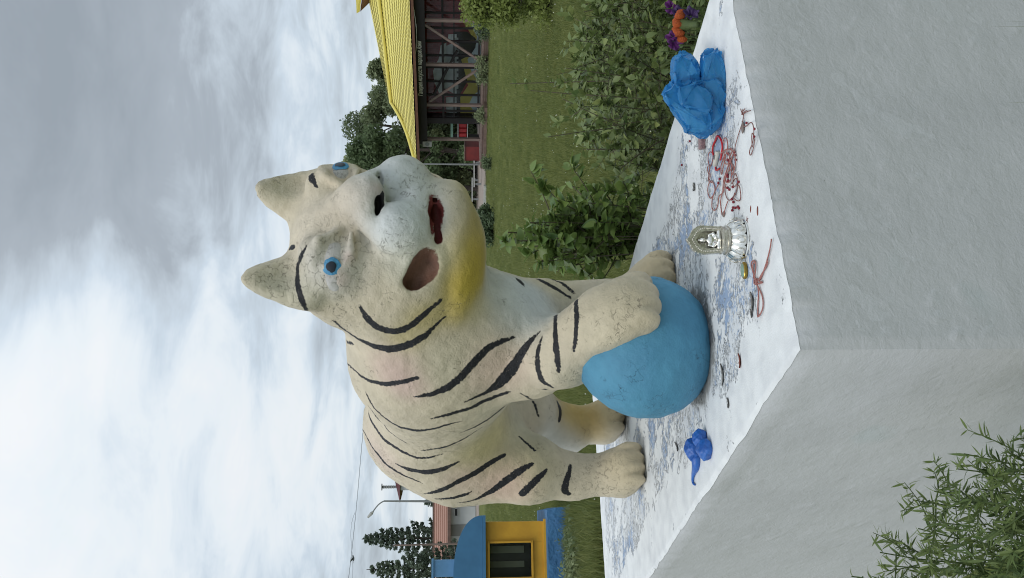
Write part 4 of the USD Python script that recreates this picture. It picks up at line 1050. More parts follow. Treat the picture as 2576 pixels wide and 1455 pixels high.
# ---------------------------------------------------------------- trees
leaf_look("dark_foliage", (0.070, 0.105, 0.052), (0.220, 0.255, 0.135), rough=0.6, translucent=0.2)
leaf_look("mid_foliage", (0.085, 0.125, 0.055), (0.240, 0.275, 0.135), rough=0.6, translucent=0.25)
leaf_look("spruce_needles", (0.035, 0.060, 0.046), (0.120, 0.155, 0.110), rough=0.7, translucent=0.1)
look("bark", (0.075, 0.06, 0.05), (0.04, 0.033, 0.028), rough=0.9, scale=6, stretch=(3, 3, 0.5))
def leaf_cards(cen, size, r, normal_up=0.4):
    """Small bent leaf faces round the given points."""
    n = len(cen)
    a = r.normal(size=(n, 3)); a /= np.linalg.norm(a, axis=1, keepdims=True)
    b = r.normal(size=(n, 3)); b = np.cross(a, b); b /= np.linalg.norm(b, axis=1, keepdims=True)
    s = size * r.uniform(0.6, 1.3, (n, 1))
    v = np.stack([cen - a * s, cen - b * s * 0.5, cen + a * s, cen + b * s * 0.5], 1).reshape(-1, 3)
    k = np.arange(n)[:, None] * 4
    return v, np.hstack([k, k + 1, k + 2, k + 3])
def tree(base, h, rad, label, seed, mat_, leaves=9000, crown0=0.12, size=0.16, name="leafy_tree", group=None):
    r = np.random.default_rng(seed)
    t = thing(name, label, "tree", (*base[:2], 0), group=group)
    limbs = []
    top = np.array([r.normal(0, .3), r.normal(0, .3), h * 0.9])
    tr = spline([(0, 0, 0), (r.normal(0, .15), r.normal(0, .15), h * .4), top], 10)
    trunk = obj("trunk", tube(tr, np.linspace(0.02 * h, 0.004 * h, 10), 8), "bark", t)
    blobs = []
    for k in range(26):
        z = h * r.uniform(crown0, 0.97)
        f = math.sin(math.pi * min(1, (z / h - crown0) / (1 - crown0) * 0.80 + 0.2)) ** 0.7
        a = r.uniform(0, 6.28); d = rad * f * r.uniform(0.3, 0.9)
        c = np.array([math.cos(a) * d, math.sin(a) * d, z])
        blobs.append((c, rad * r.uniform(0.22, 0.42)))
        s = tr[min(9, int(z / h * 9))]
        limbs.append(tube([s - [0, 0, h * .05], (s + c) / 2 + [0, 0, -.1], c], [0.006 * h, 0.004 * h, 0.002 * h], 5))
    obj("limbs", join(limbs), "bark", trunk)
    pts = []
    for c, s in blobs:
        m = int(leaves * s ** 2 / sum(x[1] ** 2 for x in blobs))
        u = r.normal(size=(m, 3)); u /= np.linalg.norm(u, axis=1, keepdims=True)
        pts.append(c + u * s * (r.uniform(0, 1, (m, 1)) ** 0.35) * [1, 1, 0.8] + r.normal(0, 0.06, (m, 3)))
    obj("crown", leaf_cards(np.vstack(pts), size, r), mat_, t)
    return t
TREES = [(475, 58, 9.2, 2.6, "dark leafy tree showing just past the tiger's muzzle", 0), (430, 60, 9.0, 2.7, "tall dark tree nearest the tiger's nose", 1), (385, 57, 8.3, 2.5, "leafy tree rising behind the roof tip", 1),
         (330, 62, 8.9, 2.8, "tallest rounded tree behind the low end of the yellow roof", 0), (285, 60, 7.8, 2.4, "dark tree over the hip of the yellow roof", 0), (235, 63, 7.0, 2.3, "pointed tree peeping over the ridge's low end", 1),
         (185, 64, 7.6, 2.0, "slim tree top over the middle of the ridge", 0), (540, 66, 7.6, 2.8, "dark tree hidden behind the tiger's cheek", 0), (120, 66, 6.2, 2.2, "tree top just clearing the upper ridge", 1)]
for k, (y, Y, h, rad, lab, m) in enumerate(TREES):
    p = at(1180, y, Y)
    tree(p, h, rad, lab, 100 + k, ["dark_foliage", "mid_foliage"][m], leaves=13000, crown0=0.03, size=0.13)
for k, (y, Y, h, rad, lab) in enumerate(((445, 64, 4.0, 2.2, "low shrubby growth under the trees beside the pole"), (375, 63, 3.8, 2.4, "low shrubby growth behind the red crate"), (515, 62, 3.4, 2.2, "low shrubby growth by the pale fence"), (320, 63, 3.6, 2.2, "low shrubby growth seen through the gallery porch"), (270, 64, 3.6, 2.2, "low shrubby growth behind the gallery's dark corner"))):
    tree(at(1180, y, Y), h, rad, lab, 140 + k, "dark_foliage", leaves=4500, crown0=0.02, size=0.17, name="understorey_bush")

# ---------------------------------------------------------------- the little blue and yellow shrine
look("shrine_blue", (0.050, 0.170, 0.32), (0.040, 0.140, 0.27), rough=0.5, scale=4, bump=0.15, bscale=40)
look("shrine_yellow", (0.55, 0.30, 0.025), (0.46, 0.24, 0.020), rough=0.6, scale=4, bump=0.2, bscale=40)
look("pedestal_blue", (0.045, 0.155, 0.31), (0.03, 0.11, 0.24), rough=0.7, scale=7, bump=0.8, bscale=18, dist=0.03)
look("dark_inside", (0.030, 0.032, 0.032), (0.018, 0.019, 0.02), rough=0.4, scale=4)
look("inner_pale", (0.20, 0.215, 0.16), (0.15, 0.16, 0.12), rough=0.5, scale=4)
KY = 11.2
def kp(x, y, dy=0.0): 
    p = at(x, y, KY); return np.array([p[0], p[1] + dy, p[2]])
kr, kl = kp(1290, 1313)[0], kp(1290, 1565)[0]
zb, zt = kp(1372, 1400)[2], kp(1215, 1400)[2]
shr = thing("garden_shrine", "small yellow shrine with barred window, blue barrel roof and blue pedestal", "shrine", (kr, KY, 0), rotz=14.5)
wl, wr, wb, wt = kp(1285, 1448)[0], kp(1285, 1362)[0], kp(1337, 1400)[2], kp(1229, 1400)[2]
D = 0.95
for (a, b, c, d, nm) in ((kl, wl, zb, zt, "wall"), (wr, kr, zb, zt, "wall"), (wl, wr, zb, wb, "wall"), (wl, wr, wt, zt, "wall")):
    obj(nm, box(((a + b) / 2, KY + 0.04, (c + d) / 2), (b - a - .001, 0.08, d - c - .001)), "shrine_yellow", shr, world=True)
obj("wall", box((kr - 0.04, KY + 0.08 + D / 2, (zb + zt) / 2), (0.08, D, zt - zb)), "shrine_yellow", shr, world=True)
obj("wall", box((kl + 0.04, KY + 0.08 + D / 2, (zb + zt) / 2), (0.08, D, zt - zb)), "shrine_yellow", shr, world=True)
obj("wall", box(((kl + kr) / 2, KY + 0.13 + D, (zb + zt) / 2), (kr - kl, 0.08, zt - zb)), "dark_inside", shr, world=True)
zs = kp(1340, 1330)[2]
obj("string_course", box(((kl + kr) / 2, KY - 0.012, zb + 0.015), (kr - kl + 0.06, 0.05, 0.03)), "shrine_yellow", shr, world=True)
win = obj("window", join([box(((wl + wr) / 2, KY - 0.008, z), (wr - wl + 0.03, 0.05, 0.022)) for z in (wb, wt)] + [box((x, KY - 0.008, (wb + wt) / 2), (0.022, 0.05, wt - wb)) for x in (wl, wr)]), "shrine_yellow", shr, world=True, label="square window with pale bars behind glass")
obj("window_pane", box(((wl + wr) / 2, KY + 0.02, (wb + wt) / 2), (wr - wl - .002, 0.006, wt - wb - .002)), "window_glass", win, world=True)
for y, w in ((1382, 8), (1418, 7)):
    x = kp(1285, y)[0]
    obj("inner_bar", box((x, KY + 0.32, (wb + wt) / 2 + .03), (w * 0.011, 0.03, wt - wb - 0.10)), "inner_pale", win, world=True)
obj("inner_board", box(((wl + wr) / 2, KY + 0.36, (wb + wt) / 2), (wr - wl + .3, 0.03, wt - wb + .1)), "dark_inside", win, world=True)
# roof: a segment of a barrel with a moulded edge
ch = (kr - kl) / 2 + 0.06; zr = zt + 0.012; rise = kp(1143, 1440)[2] - zr
Rr = (ch * ch + rise * rise) / (2 * rise)
ang = np.linspace(-math.asin(ch / Rr), math.asin(ch / Rr), 40)
ang = np.linspace(-math.pi / 2, math.pi / 2, 40)
prof = np.stack([np.sin(ang) * ch, np.cos(ang) ** 0.92 * rise], 1)
def barrel(y0, y1, grow=0.0):
    pr = prof * (1 + grow)
    v = np.vstack([np.stack([pr[:, 0], np.full(40, y), pr[:, 1]], 1) for y in (y0, y1)]) + [(kl + kr) / 2, 0, zr]
    f = [(i, i + 1, 41 + i, 40 + i) for i in range(39)]
    v, f = mesh_arrays((v, np.array(f)))
    c = len(v); v = np.vstack([v, [(kl + kr) / 2, y0, zr], [(kl + kr) / 2, y1, zr]])
    f = np.vstack([f, [(c, i + 1, i) for i in range(39)], [(c + 1, 40 + i, 41 + i) for i in range(39)], [(c, 0, 40), (c, 40, c + 1), (c, 79, 39), (c, c + 1, 79)]])
    return v, f
roof = obj("roof", barrel(KY - 0.02, KY + D + 0.2), "shrine_blue", shr, world=True, smooth=30)
obj("gable_rim", barrel(KY - 0.07, KY - 0.022, 0.035), "shrine_blue", roof, world=True, smooth=30)
obj("cornice", box(((kl + kr) / 2, KY - 0.03, zr - 0.022), (2 * ch + 0.05, 0.11, 0.04)), "shrine_blue", roof, world=True)
c0, c1 = kp(1140, 1428)[2] - 0.05, kp(1091, 1428)[2]
xa, xb = kp(1110, 1446)[0], kp(1110, 1406)[0]
look("chimney_blue", (0.11, 0.26, 0.45), (0.09, 0.22, 0.39), rough=0.5, scale=4)
fin = obj("chimney", box(((xa + xb) / 2, KY + 0.12, (c0 + c1) / 2), (xb - xa, 0.18, c1 - c0)), "chimney_blue", roof, world=True)
obj("chimney_cap", box(((xa + xb) / 2, KY + 0.12, c1 + 0.012), (xb - xa + 0.03, 0.21, 0.025)), "chimney_blue", fin, world=True)
# rough pedestal, wider than the walls
pm = trimesh.creation.box((kr - kl + 0.32, D + 0.5, zb + 0.05)); pm = pm.subdivide().subdivide().subdivide().subdivide().subdivide()
pvv = np.array(pm.vertices) * np.array([1, 1, 1])
pvv[:, :2] *= (1 + 0.06 * (0.5 - (pvv[:, 2:3] / (zb + 0.05) + 0.5)))
pvv += np.array([(kl + kr) / 2, KY + D / 2, (zb - 0.05) / 2])
pvv[:, :2] += 0.05 * (fbm(pvv * 5, 3, 61) - 0.5)[:, None] * np.sign(pvv[:, :2] - [(kl + kr) / 2, KY + D / 2])
obj("pedestal", (pvv, pm.faces), "pedestal_blue", shr, world=True, smooth=40)

# ---------------------------------------------------------------- house, spruces, posts and wires at the far left
look("house_white", (0.58, 0.59, 0.60), (0.50, 0.51, 0.52), rough=0.8, scale=0.6)
look("house_grey", (0.27, 0.27, 0.26), (0.22, 0.22, 0.21), rough=0.8, scale=0.6)
look("roof_salmon", (0.34, 0.19, 0.145), (0.29, 0.16, 0.12), rough=0.6, scale=0.5)
look("roof_maroon", (0.085, 0.020, 0.022), (0.06, 0.014, 0.016), rough=0.6, scale=0.5)
BY = 66.0
def bp(x, y, dy=0.0): return at(x, y, BY) + [0, dy, 0]
bl_, br_ = bp(1150, 1475)[0], bp(1150, 1205)[0]
hz0, hz1, hz2 = 0.0, bp(1131, 1300)[2], bp(1089, 1300)[2]
hs = thing("long_house", "low white house with wide salmon metal roof beyond the shrine", "house", ((bl_ + br_) / 2, BY, 0))
obj("wall", box(((bl_ + br_) / 2, BY + 3, hz1 / 2), (br_ - bl_, 5.6, hz1)), "house_white", hs, world=True)
for y0, y1, m in ((1322, 1350, "house_grey"), (1365, 1400, "house_grey"), (1262, 1276, "house_grey")):
    x0, x1 = bp(1150, y1)[0], bp(1150, y0)[0]
    obj("wall_panel", box(((x0 + x1) / 2, BY + 0.16, hz1 / 2), (x1 - x0, 0.05, hz1 - .01)), m, hs, world=True)
for y0, y1, xa_, xb_ in ((1300, 1280, 1143, 1152), (1392, 1374, 1143, 1154)):
    x0, x1, z0, z1 = bp(1150, y0)[0], bp(1150, y1)[0], bp(xb_, 1300)[2], bp(xa_, 1300)[2]
    w_ = obj("window", join([box(((x0 + x1) / 2, BY + 0.10, z), (x1 - x0 + .1, .08, .07)) for z in (z0, z1)] + [box((x, BY + 0.10, (z0 + z1) / 2), (.07, .08, z1 - z0)) for x in (x0, x1)]), "house_white", hs, world=True)
    obj("window_pane", box(((x0 + x1) / 2, BY + 0.12, (z0 + z1) / 2), (x1 - x0, .03, z1 - z0)), "dark_inside", w_, world=True)
obj("eave_board", box(((bl_ + br_) / 2, BY - 0.45, hz1 + 0.03), (br_ - bl_ + 0.9, 0.10, 0.22)), "wood_brown", hs, world=True)
nrib = 44
hroof = obj("roof", (np.array([[bl_ - .4, BY - .5, hz1 + .15], [br_ + .4, BY - .5, hz1 + .15], [br_ + .4, BY + 3, hz2], [bl_ - .4, BY + 3, hz2], [br_ + .4, BY + 6.5, hz1 + .15], [bl_ - .4, BY + 6.5, hz1 + .15]]), np.array([[0, 1, 2, 3], [3, 2, 4, 5]])), "roof_salmon", hs, world=True)
for k in range(7):
    t = (k + 0.5) / 7
    obj("roof_seam", box(((bl_ + br_) / 2, BY - .5 + 3.5 * t, hz1 + .15 + (hz2 - hz1 - .15) * t + .02), (br_ - bl_ + .8, .07, .05)), "roof_salmon", hroof, world=True)
obj("ridge_board", box(((bl_ + br_) / 2, BY + 3, hz2 + .04), (br_ - bl_ + 0.9, .18, .12)), "wood_brown", hroof, world=True)
# red roofed house, mostly behind the tiger
RY = 88.0
rp = lambda x, y: at(x, y, RY)
fh = thing("red_roofed_house", "distant house with dark red roof and ribbed chimney, half behind the tiger's rump", "house", (rp(1000, 1200)[0], RY, 0))
pA, pB, pC = rp(1006, 1266), rp(989, 1228), rp(985, 1150)
low_ = rp(1022, 1150)[2]
v = np.array([[pA[0], RY, pA[2]], [pB[0] + .3, RY + 2.5, pB[2]], [pC[0], RY + 2.5, pC[2] + .5], [pC[0], RY, pA[2]], [pA[0], RY + 5, pA[2]], [pC[0], RY + 5, pA[2]]])
obj("roof", (v, np.array([[0, 3, 2], [0, 2, 1], [1, 2, 5], [1, 5, 4], [0, 1, 4]])), "roof_maroon", fh, world=True)
obj("wall", box(((pA[0] + 1.2 + pC[0]) / 2, RY + 2.5, pA[2] / 2 - 0.02), (pC[0] - pA[0] - 1.2, 4.4, pA[2] - .05)), "house_white", fh, world=True)
ca, cb = rp(990, 1231), rp(960, 1231)
chim = obj("chimney", tube([(ca[0], RY + 1.0, ca[2] - 1.0), (ca[0], RY + 1.0, cb[2])], 0.13, 10), "grey_metal", fh, world=True)
for k in range(7):
    z = ca[2] + (cb[2] - ca[2]) * (k + .5) / 7
    obj("chimney_ring", tube([(ca[0], RY + 1.0, z - .03), (ca[0], RY + 1.0, z + .03)], 0.17, 10), "pale_metal", chim, world=True)
obj("chimney_hood", tube([(ca[0], RY + 1.0, cb[2] + .02), (ca[0], RY + 1.0, cb[2] + .10)], 0.34, 10), "grey_metal", chim, world=True)

def spruce(base, h, rad, label, seed):
    r = np.random.default_rng(seed)
    t = thing("spruce_tree", label, "tree", (*base[:2], 0))
    trunk = obj("trunk", tube([(0, 0, 0), (0, 0, h)], [0.018 * h, 0.003 * h], 8), "bark", t)
    lim, cen, dirs = [], [], []
    z = 0.10 * h
    while z < 0.97 * h:
        k = (1 - z / h)
        m = r.integers(4, 7)
        a0 = r.uniform(0, 6.28)
        for i in range(m):
            a = a0 + i * 6.28 / m + r.normal(0, .2)
            L = rad * (k ** 0.8) * r.uniform(0.65, 1.1) + 0.12
            d = np.array([math.cos(a), math.sin(a), 0])
            p = np.array([[0, 0, z], [*(d[:2] * L * .5), z - .05 * L], [*(d[:2] * L), z + 0.16 * L]])
            c = spline(p, 7)
            lim.append(tube(c, np.linspace(.03, .008, 7) * h / 9, 4))
            for _ in range(int(60 * L / rad * 2) + 16):
                u = r.uniform(.15, 1) ** 0.8
                q = c[min(6, int(u * 6))] + r.normal(0, .05, 3) + np.array([0, 0, -r.uniform(0, .10)]) * h / 9
                cen.append(q)
        z += h * r.uniform(0.035, 0.055)
    cen.append(np.array([0, 0, h]))
    obj("limbs", join(lim), "bark", trunk)
    obj("crown", leaf_cards(np.array(cen), 0.17 * h / 9, r), "spruce_needles", t)
SPR = 50.0
p1, p2 = at(1180, 1352, 72.0), at(1180, 1428, 60.0)
spruce(p1, at(910, 1352, 72.0)[2], 2.6, "dark slender spruce with open branches behind the salmon roof", 201)
spruce(p2, at(922, 1428, 60.0)[2] , 2.3, "broad spruce at the picture's border behind the shrine", 202)
p3 = at(1180, 1262, 95.0)
spruce(p3, at(1065, 1290, 95.0)[2], 2.2, "small distant spruce behind the end of the salmon roof", 203)
wp = at(1150, 1368, 34.0)
woodp = thing("wooden_pole", "slim brown wooden pole standing behind the shrine's roof", "pole", (wp[0], wp[1], 0))
obj("shaft", tube([(wp[0], wp[1], -.02), (wp[0] - .02, wp[1], at(990, 1368, 34.0)[2])], [.045, .032], 8), "wood_light", woodp, world=True)
obj("pole_cap", tube([(wp[0] - .02, wp[1], at(990, 1368, 34.0)[2]), (wp[0] - .02, wp[1], at(988, 1368, 34.0)[2])], .04, 8), "grey_metal", woodp, world=True)
LY = 58.0
lp = [at(1190, 1262, LY), at(966, 1261, LY), at(960, 1264, LY), at(938, 1288, LY)]
lamp = thing("street_lamp", "grey street lamp with slanting arm against the clouds", "street lamp", (lp[0][0], LY, 0))
obj("shaft", tube([(lp[0][0], LY, 0), lp[1]], [.10, .055], 8), "grey_metal", lamp, world=True)
obj("arm", tube(spline(lp[1:], 12), .042, 6), "grey_metal", lamp, world=True)
dirn = lp[3] - lp[2]; dirn /= np.linalg.norm(dirn)
obj("lamp_head", tube([lp[3] - dirn * .05, lp[3] + dirn * .15, lp[3] + dirn * .5], [.05, .12, .07], 8), "pale_metal", lamp, world=True)
def wire(pts, Y, label, r=0.012):
    o = obj("overhead_wire", tube(spline(np.array([at(x, y, Y) for x, y in pts]), 30), r, 4), "cable_grey", label=label, category="wire")
wire([(918, 1040), (912, 1100), (898, 1260), (884, 1395), (874, 1480)], 60.0, "highest sagging wire running from the tiger's back", .016)
wire([(879, 1480), (886, 1395), (889, 1300), (893, 1290)], 60.6, "short wire joining the highest wire near the bird", .010)
wire([(958, -20), (957, 60), (956, 120), (955, 170)], 75.0, "thin wire over the gallery roof leading to the trees", .016)
bc = at(889, 1406, 40.0)
bird = thing("flying_bird", "tiny dark bird flying under the wires by the spruce tops", "bird", bc)
obj("body", ball_mesh(bc, (.11, .05, .045), 2), "cable_grey", bird, world=True)
obj("head", ball_mesh(bc + [.12, 0, .02], (.04, .035, .035), 2), "cable_grey", bird, world=True)
for s in (-1, 1):
    obj("wing", (np.array([bc + [.05, 0, .03], bc + [-.05, 0, .03], bc + [-.10, s * .26, .12], bc + [.0, s * .20, .11], bc + [0, 0, .05]]), np.array([[0, 1, 2], [0, 2, 3], [4, 2, 1], [4, 3, 2], [4, 0, 3]])), "cable_grey", bird, world=True)
obj("tail", (np.array([bc + [-.09, .02, 0], bc + [-.09, -.02, 0], bc + [-.20, -.04, .01], bc + [-.20, .04, .01], bc + [-.12, 0, .02]]), np.array([[0, 1, 2], [0, 2, 3], [4, 2, 1], [4, 3, 2], [4, 1, 0], [4, 0, 3]])), "cable_grey", bird, world=True)
# far boundary: dark hedge line that closes the lawn
for k, (y, Y, h, rad, lab) in enumerate(((690, 75, 3.4, 3.0, "hedge clump far behind the tiger's chest"), (780, 80, 3.5, 3.4, "hedge clump far behind the tiger's shoulder"), (900, 82, 3.3, 3.4, "hedge clump far behind the tiger's flank"), (1010, 84, 3.3, 3.4, "hedge clump far behind the gap under the tiger"), (1120, 84, 3.3, 3.4, "hedge clump far behind the hind legs"))):
    tree(at(1180, y, Y), h, rad, lab, 170 + k, "dark_foliage", leaves=2500, crown0=0.02, size=0.26, name="hedge_clump")
# lane of pale ground in front of the long house
lane = np.array([[at(1196, 1500, 60)[0], 56, .02], [at(1196, 1190, 60)[0], 56, .02], [at(1196, 1190, 60)[0], 64.5, .02], [at(1196, 1500, 60)[0], 64.5, .02]])
obj("lane", trimesh.convex.convex_hull(np.vstack([lane, lane - [0, 0, .08]])), "paving", kind="structure")

# ---------------------------------------------------------------- plants: stems and single leaves
leaf_look("shrub_leaf", (0.070, 0.135, 0.036), (0.210, 0.280, 0.072), rough=0.45, spec=0.45, translucent=0.25)
leaf_look("shrub_leaf_dark", (0.080, 0.125, 0.040), (0.260, 0.300, 0.100), rough=0.5, spec=0.4, translucent=0.2)
leaf_look("weed_leaf", (0.070, 0.115, 0.034), (0.150, 0.195, 0.062), rough=0.6, translucent=0.3)
look("stem_brown", (0.085, 0.070, 0.042), (0.055, 0.050, 0.030), rough=0.8, scale=40)
look("stem_green", (0.07, 0.10, 0.03), (0.05, 0.075, 0.025), rough=0.7, scale=40)
def leaf_mesh(L, w, fold=0.25, curl=0.25, n=5):
    """One leaf along +x: a folded, curled blade of a dozen faces."""
    t = np.linspace(0, 1, n)
    hw = w * np.sin(np.pi * np.clip(t, 0, 1) ** 0.8) ** 0.9
    x, z = L * t, -curl * L * t * t
    v = np.vstack([np.stack([x, hw, z + fold * hw], 1), np.stack([x, 0 * hw, z], 1), np.stack([x, -hw, z + fold * hw], 1)])
    f = []
    for i in range(n - 1):
        f += [(i, n + i, n + i + 1), (i, n + i + 1, i + 1), (n + i, 2 * n + i, 2 * n + i + 1), (n + i, 2 * n + i + 1, n + i + 1)]
    return v, np.array(f)
def frame(d, roll, r):
    x = d / np.linalg.norm(d)
    y = np.cross([0, 0, 1.0], x); y = y / np.linalg.norm(y) if np.linalg.norm(y) > 1e-3 else np.array([0, 1.0, 0])
    z = np.cross(x, y)
    c, s = math.cos(roll), math.sin(roll)
    return np.stack([x, y * c + z * s, -y * s + z * c], 1)
def plant(name, label, category, base, stems, leaf, mat_, seed, leaves_most=300, stem_mat="stem_brown", group=None, leaf_kind="leaf", low=0.22):
    """stems: list of (points in world, radius, leaf spots along it, leaf scale). Leaves are single parts, the surplus one joined part."""
    r = np.random.default_rng(seed)
    t = thing(name, label, category, base, group=group)
    spots = []
    for pts, rad, n, sc in stems:
        c = spline(np.asarray(pts, float), 14)
        obj("stem", tube(c, np.linspace(rad, rad * 0.4, 14), 5), stem_mat, t, world=True)
        d = np.gradient(c, axis=0); d /= np.linalg.norm(d, axis=1, keepdims=True)
        for k in range(n):
            u = r.uniform(low, 1.0) * 13
            i = min(12, int(u)); p = c[i] + (c[i + 1] - c[i]) * (u - i)
            a = r.uniform(0, 6.28)
            side = np.cross(d[i], [math.cos(a), math.sin(a), 0.3]); side /= np.linalg.norm(side) + 1e-9
            dr = side * 0.9 + d[i] * r.uniform(0.15, 0.9) + [0, 0, r.uniform(-0.25, 0.3)]
            M = np.eye(4); M[:3, :3] = frame(dr, r.normal(0, 0.5), r) * (sc * r.uniform(0.55, 1.15)); M[:3, 3] = p - t.origin
            spots.append(M)
    spots.sort(key=lambda m: np.linalg.norm(m[:3, 3] + t.origin - [0, 0, 1.5]) / np.linalg.norm(m[:3, 0]))
    first = None
    variants = [leaf_mesh(*leaf, curl=cu, fold=fo) for cu, fo in ((0.15, 0.2), (0.4, 0.3), (-0.1, 0.15))]
    protos = []
    for k, M in enumerate(spots[:leaves_most]):
        if k < 3:
            v, f = variants[k]
            protos.append(obj(leaf_kind, (v @ M[:3, :3].T + M[:3, 3], f), mat_, t, smooth=True)); protos[-1].M = M
        else:
            s = protos[k % 3]
            copy_of(s, leaf_kind, t, M @ np.linalg.inv(s.M))
    if len(spots) > leaves_most:
        obj("more_leaves", join([(v @ M[:3, :3].T + M[:3, 3], f) for M, (v, f) in zip(spots[leaves_most:], variants * (len(spots) // 3 + 1))]), mat_, t, smooth=True, kind="stuff")
    return t
def bush_stems(box_, Y0, Y1, n, seed, ground=0.0, leaves=16, sc=1.0, rad=0.006, basebox=None, top_fn=None, twigs=3):
    """Stems that rise from the ground behind the slab to points spread over a region measured off the photograph."""
    r = np.random.default_rng(seed)
    (x0, x1), (y0, y1) = box_
    out = []
    for k in range(n):
        Y = r.uniform(Y0, Y1); y = r.uniform(y0, y1)
        lo = top_fn(y) if top_fn else x0
        x = lo + (x1 - lo) * r.uniform(0, 1) ** 1.2
        tip = at(x, y, Y)
        b = np.array([tip[0] * 0.85 + at(x, (y0 + y1) / 2, Y)[0] * 0.15 + r.normal(0, .05), Y + r.normal(0, .05), ground])
        m = (tip + b) / 2 + np.array([r.normal(0, .05), r.normal(0, .05), 0.03])
        out.append(([b, m, tip], rad * r.uniform(.7, 1.2), leaves, sc))
        for _ in range(twigs):
            u = r.uniform(.45, .95); o = m * (1 - u) + tip * u
            e = o + np.array([r.normal(0, .085), r.normal(0, .085), r.uniform(.0, .12)])
            if e[2] > tip[2] + .05: e[2] = tip[2] + .03
            out.append(([o, (o + e) / 2 + [0, 0, -.012], e], rad * .45, leaves // 2, sc))
    return out
# big dense shrub right of the tiger
def top1(y): return np.interp(y, [-40, 60, 130, 200, 300, 370, 425], [1500, 1440, 1410, 1385, 1440, 1425, 1560])
st = bush_stems(((1400, 1700), (-60, 425)), 2.85, 3.9, 120, 301, leaves=30, top_fn=top1, rad=.0032)
st += [([at(1700, 200, 3.2) * [1, 1, 0], at(1500, 205, 3.3), at(1283, 211, 3.4)], .004, 30, .8), ([at(1700, 240, 3.2) * [1, 1, 0], at(1480, 240, 3.3), at(1335, 228, 3.35)], .004, 24, .7), ([at(1700, 330, 3.0) * [1, 1, 0], at(1480, 330, 3.1), at(1378, 345, 3.1)], .004, 26, .8), ([at(1750, 300, 2.9) * [1, 1, 0], at(1620, 380, 2.9), at(1560, 425, 2.9)], .005, 16, .8)]
plant("dense_shrub", "dense dark green shrub growing beside the blue bag", "shrub", (*at(1600, 200, 3.4)[:2], 0), st, (0.040, 0.0105), "shrub_leaf_dark", 302, low=.60)
# shrub with broad leaves close behind the slab
st = []
for tip in ((1275, 585), (1262, 608), (1330, 560), (1345, 620), (1380, 540), (1400, 600), (1440, 470), (1400, 505), (1455, 530), (1470, 600), (1500, 560), (1520, 480), (1415, 650), (1445, 668), (1350, 660), (1530, 640), (1545, 545), (1490, 520), (1560, 600), (1310, 590), (1365, 590), (1430, 570), (1575, 500)):
    Yt = 2.9 + 0.25 * math.sin(tip[0])
    e = at(*tip, Yt); b = at(1640, 610, 2.9); b[2] = 0.0
    st.append(([b, (e * 0.55 + at(1600, 600, 2.9) * 0.45), e], .005, 36, 1.0))
    rg_ = np.random.default_rng(int(tip[0] * 7 + tip[1]))
    st.append(([e * .5 + b * .5, e * .76 + b * .24 + [.01, 0, 0], e], .003, 26, .85))
    for _ in range(2):
        o = e * .6 + at(1600, 600, 2.9) * .4; q_ = o + np.array([rg_.normal(0, .07), rg_.normal(0, .05), rg_.uniform(.02, .11)])
        st.append(([o, (o + q_) / 2 - [0, 0, .01], q_], .003, 12, .95))
plant("broadleaf_shrub", "small open shrub with broad leaves between the tiger's chest and the statuette", "shrub", (*at(1640, 610, 2.9)[:2], 0), st, (0.050, 0.0165), "shrub_leaf", 303, low=.68)
# low growth just behind the slab's edge at the right, with flowers
look("petal_purple", (0.115, 0.016, 0.13), (0.055, 0.010, 0.085), rough=0.6, scale=90)
look("petal_violet", (0.045, 0.020, 0.09), (0.03, 0.013, 0.06), rough=0.6, scale=90)
look("petal_orange", (0.42, 0.085, 0.014), (0.28, 0.05, 0.01), rough=0.8, scale=140, bump=0.8, bscale=300, dist=0.006)
st = []
r_ = np.random.default_rng(310)
for k in range(34):
    y = r_.uniform(-60, 165); x = r_.uniform(1660, 1760 - 0.25 * y)
    e = at(x, y, r_.uniform(2.25, 2.6)); b = e * [1, 1, 0]
    st.append(([b, (b + e) / 2 + [.02, .02, 0], e], .003, 15, .9))
plant("bedding_plants", "bright green low bedding plants along the slab's right edge", "plant", (*at(1740, 60, 2.4)[:2], 0), st, (0.035, 0.007), "weed_leaf", 304, stem_mat="stem_green")
def petunia(x, y, Y, label, mat_, seed, tilt):
    r = np.random.default_rng(seed)
    c = at(x, y, Y)
    t = thing("petunia_flower", label, "flower", c)
    R = frame(np.array(tilt, float), 0, r)
    obj("stalk", tube(spline([c * [1, 1, 0] + [0, 0, .3], c - R[:, 0] * .05 - [0, 0, .06], c - R[:, 0] * .02], 8), .0018, 5), "stem_green", t, world=True)
    for k in range(5):
        a = k * 2 * math.pi / 5 + r.normal(0, .1)
        n = 6; v = []
        for i in range(n):
            for j in range(n):
                u, w = i / (n - 1), (j / (n - 1) - .5)
                rad = 0.0025 + 0.0145 * u * (1 + .25 * math.sin(k * 2.3 + 5 * w))
                aa = a + w * 1.45 * (0.7 + 0.3 * u)
                dep = -0.022 * (1 - u) ** 1.5 + 0.005 * math.sin(9 * w + k) * u - 0.006 * u * u
                v.append(c + R @ np.array([dep, math.cos(aa) * rad * (1 + .12 * math.cos(w * 6)), math.sin(aa) * rad * (1 + .12 * math.cos(w * 6))]))
        f = [(i * n + j, i * n + j + 1, (i + 1) * n + j + 1, (i + 1) * n + j) for i in range(n - 1) for j in range(n - 1)]
        obj("petal", (np.array(v), np.array(f)), mat_, t, smooth=True, world=True)
petunia(1692, 97, 2.15, "magenta petunia nearest the blue bag", "petal_purple", 1, (-.2, -1, .5))
petunia(1701, 113, 2.12, "drooping violet petunia just below the magenta one", "petal_purple", 2, (-.6, -.7, -.2))
petunia(1688, 20, 2.25, "wide purple petunia at the picture's right border", "petal_purple", 3, (-.3, -1, .4))
petunia(1709, 30, 2.22, "small dark violet petunia behind the orange flower", "petal_violet", 4, (.1, -1, .2))
